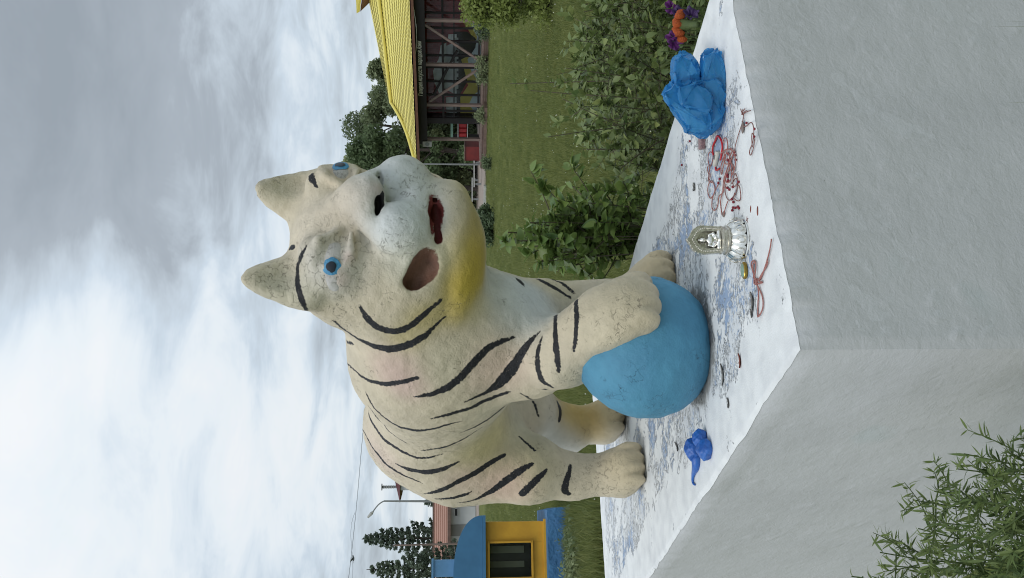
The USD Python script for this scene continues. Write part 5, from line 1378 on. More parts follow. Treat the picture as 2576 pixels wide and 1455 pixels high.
petunia(1738, 30, 2.1, "dark violet petunia touching the slab's edge", "petal_violet", 5, (.3, -1, .3))
oc = at(1716, 65, 2.12)
cock = thing("celosia_flower", "orange crested flower on a thick yellow stalk behind the slab", "flower", oc)
fl = []
for k in range(11):
    a = (k - 5) / 5
    fl.append(ball_mesh(oc + np.array([a * .034, .006 * math.sin(k * 2.1), .012 - .012 * a * a]), (.0075, .010, .013), 2))
obj("crest", join(fl), "petal_orange", cock, smooth=True, world=True)
obj("stalk", tube([at(1756, 62, 2.08), at(1738, 63, 2.10), oc + [0, 0, -.004]], [.007, .009, .018], 8), "stem_green", cock, world=True, smooth=True)
# tall grass by the slab behind the shrubs
leaf_look("long_grass_blade", (0.11, 0.14, 0.035), (0.19, 0.20, 0.06), rough=0.6)
r_ = np.random.default_rng(330)
pts = []
for k in range(900):
    y = r_.uniform(250, 720); p = at(1640, y, r_.uniform(2.75, 4.6)); pts.append([p[0], p[1], 0])
scatter("long_grass", [tuft(70 + k, 14, 0.38, 0.05, 0.0022) for k in range(3)], pts, "long_grass_blade", scale=(0.7, 1.5))
tag(stage.GetPrimAtPath("/World/long_grass"), "yellowish long grass behind the slab under the shrubs", "grass")
pts = []
for k in range(700):
    y = r_.uniform(1290, 1480); p = at(1430, y, r_.uniform(8.6, 11.0)); pts.append([p[0], p[1], 0])
scatter("shrine_grass", [tuft(80 + k, 16, 0.17, 0.06, 0.004) for k in range(3)], pts, "grass_blade", scale=(0.7, 1.4))
tag(stage.GetPrimAtPath("/World/shrine_grass"), "tall grass growing round the foot of the blue pedestal", "grass")
for k, (x, y, Y, h_, rd, lab) in enumerate(((1450, 1405, 9.9, .13, .34, "leafy dark clump hiding the middle of the blue pedestal"), (1455, 1450, 9.7, .17, .34, "leafy dark clump at the picture's border before the shrine"), (1440, 1345, 10.3, .07, .2, "low leafy clump at the pedestal's right foot"))):
    p_ = at(x, y, Y); tree(p_, h_, rd, lab, 440 + k, "mid_foliage", leaves=3500, crown0=.02, size=.028, name="shrine_clump")
leaf_look("light_foliage", (0.10, 0.145, 0.030), (0.24, 0.28, 0.075), rough=0.6)
# shrubs out on the lawn
def lawn_bush(x, y, Y, h, rad, label, mat_, seed, n=5000, size=.03):
    tree(at(x, y, Y), h, rad, label, seed, mat_, leaves=n, crown0=0.03, size=size, name="lawn_bush")
lawn_bush(1300, 20, 13.5, at(1178, 20, 13.5)[2], .42, "light green bush on the lawn in front of the gallery", "light_foliage", 401, 7000, .035)
lawn_bush(1240, 565, 34, at(1200, 565, 34)[2], 0.75, "dark bush on the lawn under the tiger's chin", "dark_foliage", 402, 4000, .07)
lawn_bush(1240, 408, 36, .42, .30, "small dark bush by the gallery step", "dark_foliage", 403, 1200, .05)
for k, (y, lab) in enumerate(((288, "low plants at the deck's left corner"), (190, "low plants under the deck below the brace"), (160, "dark low plants under the middle post"), (75, "low plants under the deck by the right post"))):
    p = gp(gs(1212, y, -0.75)[0], -0.85, 0)
    tree(p, 0.55, .45, lab, 420 + k, "dark_foliage", leaves=900, crown0=.02, size=.05, name="deck_plants")

# ---------------------------------------------------------------- weeds in front of the left side
WEEDS = [((2425, 1142), 1.20), ((2408, 1180), 1.26), ((2296, 1258), 1.33), ((2350, 1236), 1.28), ((2214, 1390), 1.42), ((2310, 1330), 1.36), ((2142, 1450), 1.46), ((2250, 1425), 1.40), ((2400, 1262), 1.24), ((2385, 1330), 1.28), ((2335, 1400), 1.33), ((2470, 1230), 1.20), ((2480, 1330), 1.22), ((2450, 1405), 1.26), ((2535, 1180), 1.16), ((2540, 1280), 1.17), ((2550, 1390), 1.2), ((2400, 1440), 1.3)]
words = ["tallest weed reaching highest beside the plinth's edge", "arching weed leaning over the grey wall", "weed with a long side shoot on the wall", "weed behind the arching one", "feathery weed at the middle of the clump", "outermost weed near the picture's border", "bushy weed low in the clump", "upright weed against the border", "short weed near the plinth's corner", "last weed at the border", "dense weed in the lower clump", "broad weed at the lower border", "weed half cut by the picture's foot", "weed in the clump's lowest corner", "weed shoot nearest the plinth's corner", "low leafy weed by the picture's foot", "drooping weed at the lowest border", "thin weed between the border shoots"]
for k, ((x, y), Y) in enumerate(WEEDS):
    r = np.random.default_rng(500 + k)
    tip = at(x, y, Y); b = at(2900, y + 30 + r.normal(0, 25), Y - .05); b[2] = 0
    mid = (tip + b) / 2 + [r.normal(0, .015), 0, .05]
    near_tip = tip * .72 + mid * .28 + [-.01, 0, .012]
    stems = [([b, mid, near_tip, tip], .0026, 95, 1.0)]
    for j in range(9):
        u = r.uniform(.35, .95); o = mid * (1 - u) + tip * u
        e = o + np.array([r.normal(0, .050), r.normal(0, .03), r.uniform(.0, .065)])
        stems.append(([o, (o + e) / 2 + [0, 0, -.006], e], .0014, 22, .8))
    plant("tall_weed", words[k], "weed", (b[0], b[1], 0), stems, (0.030, 0.0024), "weed_leaf", 520 + k, leaves_most=90, stem_mat="stem_green")
# blades of grass that just reach into the frame at the foot of the right side
for k, (x, y, Y, lab) in enumerate(((2492, 66, 1.3, "longer grass blade at the picture's foot before the right wall"), (2535, 55, 1.28, "shorter grass blade right at the border's corner"), (2535, 258, 1.22, "lone grass blade low before the right wall"))):
    tip = at(x, y, Y); b = at(2750, y - 10, Y - .02); b[2] = 0
    sd_ = np.array([.0028, .001, 0])
    c = spline([b, (b + tip) / 2 + [0, 0, .03], tip], 12)
    wd = np.linspace(1, .05, 12)[:, None]
    v = np.vstack([c - sd_ * wd, c + sd_ * wd + [0, 0.0006, 0]])
    obj("grass_blade", (v, np.array([(i, i + 1, 13 + i, 12 + i) for i in range(11)])), "grass_blade", label=lab, category="grass blade", smooth=True)

# ---------------------------------------------------------------- small things left on the slab
import manifold3d as m3
def Zm(x0, y0, k): return lambda x, y: ((x0 + x / k) / (4080 / 2576), (y0 + y / k) / (4080 / 2576))
Z1, Z4, Z5, ZR = Zm(2300, 0, 2.425), Zm(2600, 500, 3.637), Zm(2700, 850, 3.233), Zm(2300, 1400, 1.61)
usdkit.material(stage, "/World/Looks/bag_film", {
    "g": ("geometry", {}), "n": ("noise_texture", {"scale": 16.0, "detail": 4.0}), "c": ("mix_color", {"a": (0.080, 0.36, 0.66), "b": (0.030, 0.22, 0.46)}), "m": ("mapping", {"scale": (1, 1, 0.45)}), "bn": ("noise_texture", {"scale": 75.0, "detail": 5.0}), "bp": ("bump", {"strength": 0.4, "distance": 0.005}),
    "p": ("principled_bsdf", {"roughness": 0.18, "specular_ior_level": 0.6}), "t": ("translucent_bsdf", {}), "mx": ("mix_closure", {"fac": 0.4}), "tr": ("transparent_bsdf", {"color": (0.46, 0.74, 0.90)}), "o": ("mix_closure", {"fac": 0.38})},
    [("g.position", "n.vector"), ("n.fac", "c.fac"), ("c.result", "p.base_color"), ("c.result", "t.color"), ("g.position", "m.vector"), ("m.vector", "bn.vector"), ("bn.fac", "bp.height"), ("bp.normal", "p.normal"), ("p.BSDF", "mx.closure1"), ("t.BSDF", "mx.closure2"), ("mx.closure", "o.closure1"), ("tr.BSDF", "o.closure2")], surface="o.closure")
look("rag_blue", (0.022, 0.120, 0.42), (0.012, 0.075, 0.31), rough=0.38, scale=40, spec=0.5, bump=0.4, bscale=200, dist=0.003)
look("silver", (0.86, 0.85, 0.81), (0.62, 0.61, 0.56), rough=0.26, scale=160, metallic=1.0)
look("silver_dull", (0.70, 0.68, 0.61), (0.42, 0.40, 0.34), rough=0.36, scale=220, metallic=0.9)
look("cord_red", (0.20, 0.030, 0.028), (0.38, 0.22, 0.19), rough=0.85, scale=900, detail=1.0)
look("cord_dark", (0.13, 0.030, 0.028), (0.28, 0.17, 0.15), rough=0.85, scale=900, detail=1.0)
look("rubber_red", (0.42, 0.012, 0.018), (0.34, 0.010, 0.014), rough=0.35)
look("bead_red", (0.20, 0.008, 0.020), (0.15, 0.006, 0.014), rough=0.35, scale=300)
look("plastic_white", (0.52, 0.50, 0.45), (0.44, 0.42, 0.37), rough=0.35, scale=100)
look("pendant_brown", (0.17, 0.13, 0.115), (0.13, 0.10, 0.088), rough=0.45, scale=120)
look("glass_green", (0.22, 0.30, 0.24), (0.17, 0.25, 0.20), rough=0.15, scale=120)
look("gold_rim", (0.40, 0.27, 0.055), (0.22, 0.14, 0.03), rough=0.3, scale=160, metallic=0.8)
look("foil_pink", (0.30, 0.17, 0.17), (0.12, 0.08, 0.085), rough=0.35, scale=300)
look("rust_chip", (0.20, 0.055, 0.035), (0.12, 0.035, 0.025), rough=0.7, scale=300)
look("flake_dark", (0.20, 0.20, 0.19), (0.09, 0.085, 0.08), rough=0.8, scale=150)

def crumple(hulls, seed, amp, freq, ln=0.0026, soft=14):
    M = m3.Manifold()
    for pts in hulls:
        M = M + m3.Manifold.hull_points(np.asarray(pts, np.float64))
    M = M.refine_to_length(ln)
    k = M.to_mesh(); v, f = np.array(k.vert_properties[:, :3], float), np.array(k.tri_verts)
    t = trimesh.Trimesh(v, f); trimesh.smoothing.filter_taubin(t, iterations=soft)
    v, f = np.array(t.vertices), np.array(t.faces)
    n = vertex_normals(v, f)
    from scipy.spatial import cKDTree
    r = np.random.default_rng(seed)
    lo, hi = v.min(0) - .01, v.max(0) + .01
    w = v + 0.010 * (np.stack([fbm(v * 35, 2, seed + i) for i in (1, 2, 3)], 1) - 0.5)
    d = 0
    for cell, k in ((1.0 / freq, 1.0), (0.42 / freq, 0.40)):
        m_ = int(np.prod((hi - lo) / cell)) + 4
        d = d + k * (cKDTree(r.uniform(lo, hi, (m_, 3))).query(w)[0] / cell - 0.55)      # dished cells meeting in sharp ridges
    return v + n * (amp * d)[:, None], f
def lobe(pts, Y0, Y1, seed):
    r = np.random.default_rng(seed)
    out = []
    for x, y in pts:
        for Y in (Y0, Y1):
            # the far and near sides are drawn in a little so that the outline stays the widest part
            cx, cy = np.mean(pts, 0)
            s = 0.86 + r.uniform(-.06, .04)
            out.append(at(cx + (x - cx) * s, cy + (y - cy) * s, Y))
        out.append(at(x, y, (Y0 + Y1) / 2 + r.normal(0, .012)))
    return [np.array([p[0], p[1], max(p[2], SLAB + .001)]) for p in out]
bagc = onz(1825, 235, SLAB)
bag = thing("plastic_bag", "crumpled bright blue plastic bag lying near the slab's right edge", "plastic bag", bagc)
main = lobe([(1688, 206), (1666, 237), (1681, 263), (1705, 289), (1733, 334), (1762, 345), (1788, 336), (1822, 298), (1830, 240), (1790, 200), (1735, 190)], 1.765, 1.885, 1)
main_low = lobe([(1760, 200), (1800, 190), (1832, 235), (1822, 298), (1788, 336)], 1.755, 1.84, 2)
side_ = lobe([(1766, 138), (1795, 124), (1817, 125), (1834, 165), (1834, 240), (1800, 262), (1760, 240)], 1.765, 1.88, 3)
knot = lobe([(1713, 134), (1744, 142), (1764, 178), (1765, 250), (1697, 149), (1690, 182), (1695, 255)], 1.79, 1.885, 4)
for hull_, nm, sd in ((main + main_low, "bag_body", 5), (side_, "bag_side", 6), (knot, "bag_neck", 7)):
    obj(nm, crumple([hull_], sd, 0.0165 if nm != "bag_neck" else 0.012, 22), "bag_film", bag, smooth=60, world=True)
obj("bag_fold", crumple([lobe([(1700, 215), (1712, 270), (1790, 285), (1796, 240), (1750, 205)], 1.750, 1.80, 8)], 9, 0.014, 26), "bag_film", bag, smooth=60, world=True)

rc = onz(1775, 1128, SLAB)
rag = thing("blue_rag", "knotted shiny blue scrap with a tail near the slab's left edge", "rag", rc)
k_ = float(rc[1]) / 2210
def rr(X, Y, up=0.0): 
    p = onz(*ZR(X, Y), SLAB + up); return p
obj("knot", crumple([[p + rr(788, 562, .013) for p in np.array(ball_mesh((0, 0, 0), (.021, .019, .017), 2)[0])]], 21, .0060, 85, .0022, 3), "rag_blue", rag, smooth=50, world=True)
obj("loop", crumple([[p + rr(742, 628, .012) for p in np.array(ball_mesh((0, 0, 0), (.026, .021, .018), 2)[0])]], 22, .0075, 62, .0022, 3), "rag_blue", rag, smooth=50, world=True)
obj("loop", crumple([[p + rr(818, 632, .012) for p in np.array(ball_mesh((0, 0, 0), (.024, .024, .018), 2)[0])]], 23, .0065, 52, .0022, 3), "rag_blue", rag, smooth=50, world=True)
tl = spline([rr(760, 670, .008), rr(765, 730, .006), rr(745, 790, .004), rr(740, 830, .003), rr(755, 858, .003)], 18)
obj("tail", tube(tl, np.interp(np.linspace(0, 1, 18), [0, .3, .7, 1], [.012, .0095, .0035, .002]), 7), "rag_blue", rag, smooth=True, world=True)

# silver figurine in an arched shrine on a lotus base
sc_ = onz(1868, 605, SLAB)
fig = thing("silver_figurine", "small silver seated figure in pointed arch on a lotus base", "figurine", (sc_[0], sc_[1], SLAB), rotz=8, scale=(1, 1, 0.92))
obj("base_plate", lathe([(0, 0), (.0405, 0), (.0415, .002), (.0405, .0045), (.037, .006), (0, .006)], 40), "silver", fig, smooth=35)
obj("base_core", lathe([(.034, .005), (.034, .010), (.029, .026), (.024, .034), (0, .034)], 32), "silver_dull", fig, smooth=35)
def petal_mesh():
    n = 9; v = []
    for i in range(n):
        u = i / (n - 1)
        for j in range(7):
            w = j / 6 - .5
            half = .0122 * math.sin(math.pi * min(1, .12 + .88 * u) ** .8) ** .55
            bul = .0055 * (1 - (2 * w) ** 2) * math.sin(math.pi * (u * .85 + .1))
            r_0 = .0395 - .0155 * u
            v.append((r_0 + bul, 2 * w * half, .006 + .029 * u))
    f = [(i * 7 + j, i * 7 + j + 1, (i + 1) * 7 + j + 1, (i + 1) * 7 + j) for i in range(n - 1) for j in range(6)]
    return mesh_arrays((np.array(v), np.array(f)))
pv_, pf_ = petal_mesh()
for k in range(11):
    a = k * 2 * math.pi / 11
    R = np.array([[math.cos(a), -math.sin(a), 0], [math.sin(a), math.cos(a), 0], [0, 0, 1]])
    pt_ = obj("petal", (pv_ @ R.T, pf_), "silver", fig, smooth=True)
    obj("petal_ridge", tube(spline([R @ np.array(q) for q in ((.0432, -.0055, .012), (.0425, 0, .0095), (.0432, .0055, .012), (.0405, .005, .022), (.038, 0, .026), (.0405, -.005, .022))], 18, True), .0008, 5, True), "silver_dull", pt_, smooth=True)
obj("drum", lathe([(.025, .033), (.0285, .0345), (.0285, .0375), (.0255, .039), (.0255, .0445), (.0275, .046), (.0275, .048), (0, .048)], 36), "silver_dull", fig, smooth=35)
def arch_outline(wd, ht, n=40, tip=0.35):
    a = np.linspace(0, 1, n)
    x = wd * np.where(a < .5, 0.96 + 0.16 * a, 1.04 * np.clip(np.cos((a - .5) * math.pi), 0, 1) ** 1.15)
    z = np.where(a < .5, a * 2 * ht * .55, ht * .55 + ht * .45 * np.sin((a - .5) * math.pi) ** .9) + np.where(a > .9, (a - .9) * 10 * ht * .07, 0)
    r_ = np.stack([x, z], 1)
    return np.vstack([r_, (r_ * [-1, 1])[::-1][1:]])
from shapely.geometry import Polygon
ring = Polygon(arch_outline(.0265, .066)).buffer(0).difference(Polygon(arch_outline(.0165, .046) + [0, .004]).buffer(0))
m_ = trimesh.creation.extrude_polygon(ring, .012, engine="earcut")
vv = np.array(m_.vertices); vv = np.stack([vv[:, 0], .006 - vv[:, 2], vv[:, 1] + .0478], 1)
arch = obj("arch", (vv, np.array(m_.faces)[:, ::-1]), "silver_dull", fig, smooth=30)
m_ = trimesh.creation.extrude_polygon(Polygon(arch_outline(.0245, .061)).buffer(0), .004, engine="earcut")
vv = np.array(m_.vertices); vv = np.stack([vv[:, 0], .011 - vv[:, 2], vv[:, 1] + .0478], 1)
obj("arch_back", (vv, np.array(m_.faces)[:, ::-1]), "silver_dull", fig, smooth=30)
o_ = arch_outline(.0215, .056)
for k in range(2, len(o_) - 2, 2):
    obj("arch_boss", ball_mesh((o_[k][0], -.0065, o_[k][1] + .0485), (.0017, .0012, .0017), 1), "silver_dull", arch, smooth=True)
e_ = arch_outline(.0258, .0645)
for k in range(18, len(e_) - 18, 3):
    obj("arch_crest", ball_mesh((e_[k][0], 0, e_[k][1] + .048), (.0022, .0034, .0026), 1), "silver_dull", arch, smooth=True)
def sd_seated(p):
    d = sd_ell(p, (0, .001, .064), (.0098, .0065, .0125))
    for s in (-1, 1):
        d = smin(d, sd_path(p, [(s * .0095, 0, .071), (s * .0125, -.002, .0625), (s * .004, -.0065, .058)], [.0034, .003, .0026], .002), .003)
        d = smin(d, sd_path(p, [(s * .004, -.002, .0525), (s * .0145, -.005, .0522), (s * .001, -.009, .0518)], [.0052, .0042, .003], .002), .003)
    d = smin(d, sd_ell(p, (0, .0005, .0795), (.0032, .003, .004)), .002)
    d = smin(d, sd_ell(p, (0, -.0005, .0858), (.0058, .0060, .0068)), .0015)
    d = smin(d, sd_ell(p, (0, .001, .0925), (.0034, .0034, .0040)), .002)
    d = smin(d, sd_ell(p, (0, -.0064, .0850), (.0010, .0012, .0022)), .0008)
    for s in (-1, 1):
        d = smin(d, sd_ell(p, (s * .0060, .000, .0850), (.0010, .0016, .0035)), .0008)
        d = smax(d, -sd_ell(p, (s * .0022, -.0062, .0868), (.0013, .0010, .0007)), .0005)
    d = smax(d, -sd_ell(p, (0, -.0062, .0820), (.0017, .0010, .0005)), .0004)
    return d
sv, sf = surface(sd_seated, (-.022, -.017, .045), (.022, .013, .100), 0.0006)
obj("seated_figure", (sv, sf), "silver", fig, smooth=True)
obj("red_stone", ball_mesh((-.006, -.0068, .0605), (.0014, .0012, .0014), 1), "bead_red", fig, smooth=True)
obj("alms_bowl", ball_mesh((0, -.0085, .0580), (.0036, .0030, .0026), 2), "silver_dull", fig, smooth=True)

# cords and beads
def on(Z, pts, up=.0012): return np.array([onz(*Z(*p), SLAB + up) for p in pts])
def cord(name, label, Z, runs, r, mat_, category="cord", seed=0):
    rg = np.random.default_rng(seed)
    c = on(Z, runs[0][0]).mean(0)
    t = thing(name, label, category, (c[0], c[1], SLAB))
    for k, (pts, closed) in enumerate(runs):
        p = on(Z, pts, r + .0006); p[:, 2] += np.abs(rg.normal(0, .0014, len(p))) + .0008 * (k % 3)
        q = spline(p, max(16, 7 * len(pts)), closed)
        q[:, 2] = np.maximum(q[:, 2], SLAB + r * .9)
        obj("strand", tube(q, r, 6, closed), mat_, t, smooth=True, world=True)
    return t
def bead(t, Z, x, y, r=.0027, up=.0):
    p = onz(*Z(x, y), SLAB + r)
    return obj("bead", ball_mesh(p + [0, 0, up], (r, r, r * .9), 2), "bead_red", t, smooth=True, world=True)
c1 = cord("tasselled_cord", "thin dark red cord with frayed tassel and oval pendant nearest the right front edge", Z1,
          [([(1610, 1110), (1605, 1165), (1570, 1270), (1542, 1390), (1522, 1480)], False), ([(1600, 1172), (1650, 1212), (1700, 1195), (1712, 1250), (1708, 1320), (1692, 1400), (1672, 1470), (1680, 1500), (1705, 1440), (1716, 1330), (1698, 1290), (1690, 1350), (1700, 1420)], False)]
          + [([(1610, 1110), (1610 + a, 1075 + abs(a) * .2), (1612 + 1.8 * a, 1045 + abs(a) * .7 + (k % 2) * 12)], False) for k, a in enumerate((-14, -4, 8, 20, 36))], .0010, "cord_dark", seed=1)
for x, y in ((1635, 1190), (1712, 1248), (1710, 1322)): bead(c1, Z1, x, y, .0026)
pc = onz(*Z1(1598, 1235), SLAB + .003)
obj("pendant", ball_mesh(pc, (.0115, .0048, .0026), 3), "pendant_brown", c1, smooth=True, world=True, label="oval brown wooden pendant")
rb = cord("red_band", "bright red rubber band looped round a white plastic capsule", Z4, [([(885, 430), (882, 300), (920, 210), (962, 155), (1000, 190), (1020, 280), (1006, 400), (990, 510)], False)], .0022, "rubber_red", "band", 2)
a_, b_2 = onz(*Z4(940, 390), SLAB + .0055), onz(*Z4(905, 570), SLAB + .0055)
cp_ = thing("plastic_capsule", "white plastic capsule with red clip among the cords", "capsule", (a_ + b_2) / 2 - [0, 0, .0055])
ax_ = (b_2 - a_) / np.linalg.norm(b_2 - a_); LL = np.linalg.norm(b_2 - a_)
def cap_rod(t0, t1, r0, r1): return tube([a_ + ax_ * LL * t0, a_ + ax_ * LL * (t0 * .6 + t1 * .4), a_ + ax_ * LL * t1], [r0, (r0 + r1) / 2, r1], 14)
obj("barrel", cap_rod(0, 1, .0052, .0052), "plastic_white", cp_, smooth=35, world=True)
obj("end_cap", cap_rod(1.0, 1.10, .0056, .0045), "plastic_white", cp_, smooth=35, world=True)
obj("end_cap", cap_rod(-.08, 0.0, .0045, .0056), "plastic_white", cp_, smooth=35, world=True)
obj("label_strip", box(a_ + ax_ * LL * .4 + [0, -.0015, .0048], (LL * .35, .004, .001), np.stack([ax_, np.cross([0, 0, 1], ax_), [0, 0, 1]], 1)), "flake_dark", cp_, world=True)
obj("clip", tube(spline(on(Z4, [(915, 590), (915, 635), (945, 645), (970, 625)], .003), 14), .0021, 6), "rubber_red", cp_, smooth=True, world=True)
cord("looped_cord", "red and white cord ending in a large oval loop left of the capsule", Z4, [([(850, 390), (828, 480), (822, 570), (850, 580), (878, 480), (870, 410)], True), ([(830, 590), (806, 650), (828, 720), (848, 790), (868, 830)], False), ([(850, 590), (840, 660), (850, 720), (846, 790)], False), ([(832, 820), (804, 930), (830, 1048), (870, 1040), (906, 940), (888, 850)], True)], .0012, "cord_red", seed=3)
c6 = cord("pendant_cord", "long pale red cord with a flat grey brown oval pendant near the figurine", Z4, [([(1105, 560), (1062, 690), (1042, 820), (1022, 960), (1002, 1100), (994, 1220), (1012, 1300)], False), ([(1120, 565), (1080, 700), (1050, 830), (1030, 965), (985, 1030), (960, 1110), (912, 1232), (884, 1200), (890, 1090), (915, 985), (946, 900), (962, 848)], False), ([(1112, 1098), (1080, 1180), (1050, 1290)], False), ([(1105, 560), (1122, 548), (1135, 600), (1120, 660)], False)], .0012, "cord_red", seed=4)
pc = onz(*Z4(1030, 1288), SLAB + .002)
obj("pendant", ball_mesh(pc, (.0062, .0088, .0018), 3), "pendant_brown", c6, smooth=True, world=True, label="flat grey brown oval pendant")
cord("double_loop_cord", "thin red cord lying in three round loops at the heap's front", Z4, [([(1075, 850), (1072, 1000), (1108, 1085), (1168, 1040), (1218, 980), (1230, 885), (1150, 850)], False), ([(1210, 700), (1178, 800), (1220, 882), (1244, 800), (1236, 730)], True), ([(1255, 880), (1302, 960), (1282, 1080), (1222, 1072), (1188, 1040), (1215, 980)], False)], .0011, "cord_dark", seed=5)
cord("tangled_cord", "tangled knot of red and white cords at the heap's middle", Z4, [([(1100, 400), (1058, 470), (1090, 560), (1150, 480), (1192, 400), (1215, 500), (1190, 650), (1168, 720), (1150, 600), (1120, 450)], True), ([(1030, 365), (1052, 450), (1020, 540), (998, 650), (1010, 710), (1035, 640), (1060, 540), (1080, 440)], False), ([(1045, 260), (1080, 182), (1106, 240), (1104, 340), (1080, 400)], False), ([(1130, 330), (1160, 400), (1130, 480), (1150, 560), (1180, 640)], False), ([(1000, 420), (1060, 360), (1110, 345), (1170, 365), (1200, 380)], False), ([(1090, 700), (1075, 780), (1110, 830), (1150, 770), (1165, 690)], True)], .0013, "cord_red", seed=6)
BEADS = [(1205, 390, "red bead at the heap's top right, beside the long tasselled cord"), (1216, 436, "second red bead down the heap's right border"), (1225, 500, "third red bead down the heap's right border"), (1130, 530, "red bead in the tangle right of the white capsule"),
 (1108, 500, "red bead in the tangle nearest the rubber band"), (1116, 412, "topmost red bead inside the tangle"), (1102, 715, "upper of two red beads in a line below the tangle"), (1106, 748, "lower of two red beads in a line below the tangle"), (1110, 802, "large red bead at the end of the small middle loop"),
 (990, 778, "small red bead alone left of the long pale cord"), (971, 836, "red bead at the end of a cord left of the long pale cord"), (1265, 822, "lone red bead outside the loops on the right"), (1180, 893, "red bead inside the big loop, nearest its right strand"), (1101, 905, "left bead of the close pair inside the big loop"),
 (1131, 931, "right bead of the close pair inside the big loop"), (1168, 1072, "upper bead of the pair where two round loops meet"), (1190, 1112, "lower bead of the pair where two round loops meet"), (1185, 1192, "left upper bead of the cluster nearest the figurine"), (1218, 1196, "middle bead of the cluster nearest the figurine"),
 (1255, 1180, "right upper bead of the cluster nearest the figurine"), (1268, 1202, "outermost right bead of the cluster nearest the figurine"), (1174, 1232, "lowest bead of the cluster nearest the figurine")]
for x, y, lab in BEADS:
    p = onz(*Z4(x, y), SLAB)
    o = obj("red_bead", ball_mesh((0, 0, .0027), (.0029, .0029, .0026), 2), "bead_red", smooth=True, label=lab, category="bead", group="red beads in the cord heap")
    UsdGeom.Xformable(o).AddTranslateOp().Set(Gf.Vec3d(*map(float, p)))
for x, y, lab in ((555, 230, "single red bead by the foot of the blue bag"), (438, 575, "lone red bead on the white rim behind the cords")):
    p = onz(*Z4(x, y), SLAB)
    o = obj("red_bead", ball_mesh((0, 0, .0026), (.0028, .0028, .0025), 2), "bead_red", smooth=True, label=lab, category="bead")
    UsdGeom.Xformable(o).AddTranslateOp().Set(Gf.Vec3d(*map(float, p)))
p = onz(*Z4(775, 235), SLAB)
fp = thing("foil_packet", "small pinkish foil packet tucked against the blue bag", "packet", p)
obj("packet_body", bevel_box((0, .012, .006), (.030, .022, .011), .0015), "foil_pink", fp)
obj("packet_fold", bevel_box((.012, .002, .006), (.004, .004, .010), .001), "foil_pink", fp)
for (x, y, s, lab) in ((1422, 1215, (.007, .0022, .0012), "thin rusty chip on the white front rim"), (1523, 1240, (.009, .003, .0014), "larger rusty chip nearest the front edge")):
    p = onz(*Z4(x, y), SLAB + .0012)
    obj("rusty_chip", ball_mesh(p, s, 2), "rust_chip", smooth=True, label=lab, category="chip")
p = onz(*Z4(1382, 1365), SLAB)
br = thing("dry_sprig", "tiny cross shaped rusty sprig in front of the figurine", "sprig", p)
for a in (0.3, 1.9): obj("twig", tube([p + [-.006 * math.cos(a), -.006 * math.sin(a), .001], p + [0, 0, .002], p + [.006 * math.cos(a), .006 * math.sin(a), .001]], .0008, 5), "rust_chip", br, world=True)
kc = cord("knotted_cord", "braided red cord tied in a bow at the slab's front corner", Z5, [([(1208, 330), (1200, 420), (1160, 590), (1112, 760), (1060, 868)], False), ([(1165, 600), (1130, 720), (1080, 880), (1100, 890), (1075, 905), (1040, 890)], False), ([(1002, 850), (972, 720), (970, 640), (1000, 614), (1026, 660), (1022, 780), (1012, 850)], False), ([(990, 840), (985, 730), (990, 650), (1008, 640)], False), ([(1045, 925), (1050, 1050), (1040, 1200), (1040, 1310), (1070, 1332), (1100, 1250), (1105, 1120), (1070, 1000), (1046, 930)], False)], .0014, "cord_red", seed=7)
kp_ = onz(*Z5(1010, 882), SLAB + .004)
obj("knot", join([tube(spline([kp_ + .006 * np.array([math.cos(a + k) * .9, math.sin(a + k), .35 * math.sin(2 * a + k)]) for a in np.linspace(0, 6.28, 8)[:-1]], 24, True), .0014, 6, True) for k in (0, 1, 2.2)]), "cord_red", kc, smooth=True, world=True)
p = onz(*Z5(885, 738), SLAB)
tk = thing("oval_token", "green glassy oval token with golden rim before the figurine's base", "token", (p[0], p[1], SLAB), rotz=12, scale=(1.0, 0.62, 1.0))
obj("token_rim", lathe([(0, .0005), (.0150, .0005), (.0165, .002), (.0165, .0058), (.0150, .0072), (.0135, .0072)], 36), "gold_rim", tk, smooth=35)
obj("token_glass", lathe([(.0138, .0070), (.0125, .0088), (.008, .0100), (.0001, .0104)], 36), "glass_green", tk, smooth=True)
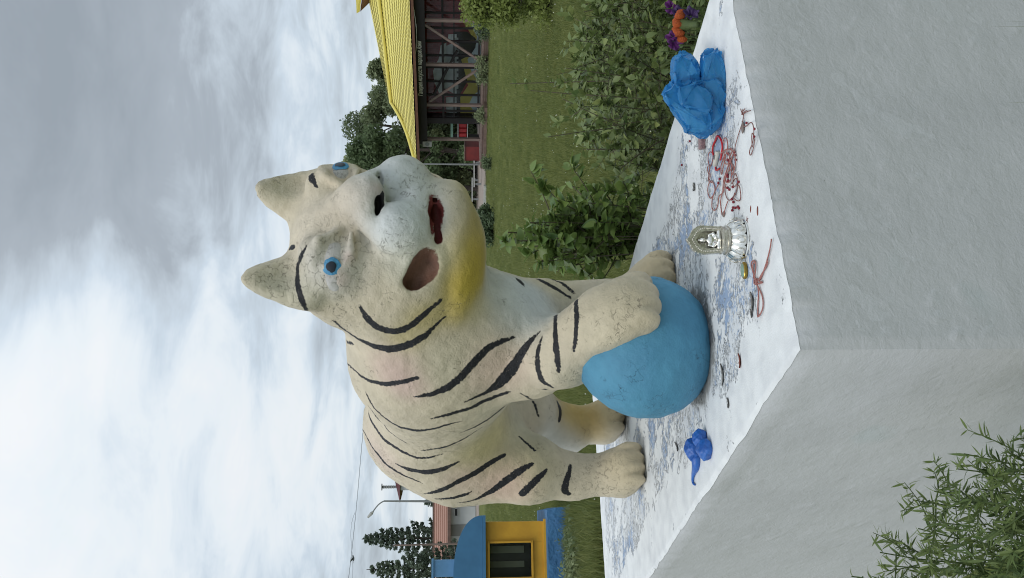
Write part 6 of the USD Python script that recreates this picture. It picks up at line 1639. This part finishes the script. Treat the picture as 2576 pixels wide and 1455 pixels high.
for k in range(4): obj("relief", ball_mesh(((k - 1.5) * .005, .001 * (-1) ** k, .0098), (.0018, .0028, .0009), 1), "glass_green", tk, smooth=True)
# loose flakes of old paint
def flake(x, y, Z, L, wd, ang, label, mat_="flake_dark", seed=0):
    r = np.random.default_rng(900 + seed)
    p = onz(*Z(x, y), SLAB)
    n = 9; v = []
    for i in range(n):
        u = i / (n - 1) - .5
        h_ = wd * (1 - (2 * u) ** 2) ** .5 * r.uniform(.75, 1.1) + .0006
        for w in (-1, 0, 1):
            v.append((u * L + r.normal(0, .0006), w * h_, .0016 + .006 * u * u * (L / .02) + .002 * w * w * r.uniform(.4, 1.2)))
    v = np.array(v); c, s = math.cos(ang), math.sin(ang)
    v = v @ np.array([[c, -s, 0], [s, c, 0], [0, 0, 1]]).T + p
    f = [(i * 3 + j, i * 3 + j + 1, (i + 1) * 3 + j + 1, (i + 1) * 3 + j) for i in range(n - 1) for j in range(2)]
    v2, f2 = mesh_arrays((v, np.array(f)))
    obj("paint_flake", (np.vstack([v2, v2 - [0, 0, .0012]]), np.vstack([f2, f2[:, ::-1] + len(v2)])), mat_, smooth=30, label=label, category="paint flake")
flake(975, 1150, Z5, .040, .0050, .1, "long grey flake with pale upper side beside the bow of cord", "flake_dark", 1)
flake(965, 1290, Z5, .018, .0035, .4, "short curled flake at the bow cord's far end", "flake_dark", 2)
flake(645, 610, ZR, .034, .0035, 1.0, "dark curled flake between the near paw and the blue rag", "flake_dark", 3)
flake(940, 150, ZR, .046, .0045, .2, "longest dark flake in front of the blue ball", "flake_dark", 4)
flake(1050, 60, ZR, .030, .0040, .3, "brown flake closest to the front corner", "rust_chip", 5)
flake(975, 330, ZR, .022, .0028, .3, "thin dark flake left of the ball's foot", "flake_dark", 6)
flake(620, 890, Z4, .020, .0030, .2, "thin grey flake behind the looped cord", "flake_dark", 7)
flake(850, 265, Zm(2300, 600, 1.819), .020, .0030, .1, "curled grey flake halfway between figurine and back edge", "flake_dark", 8)
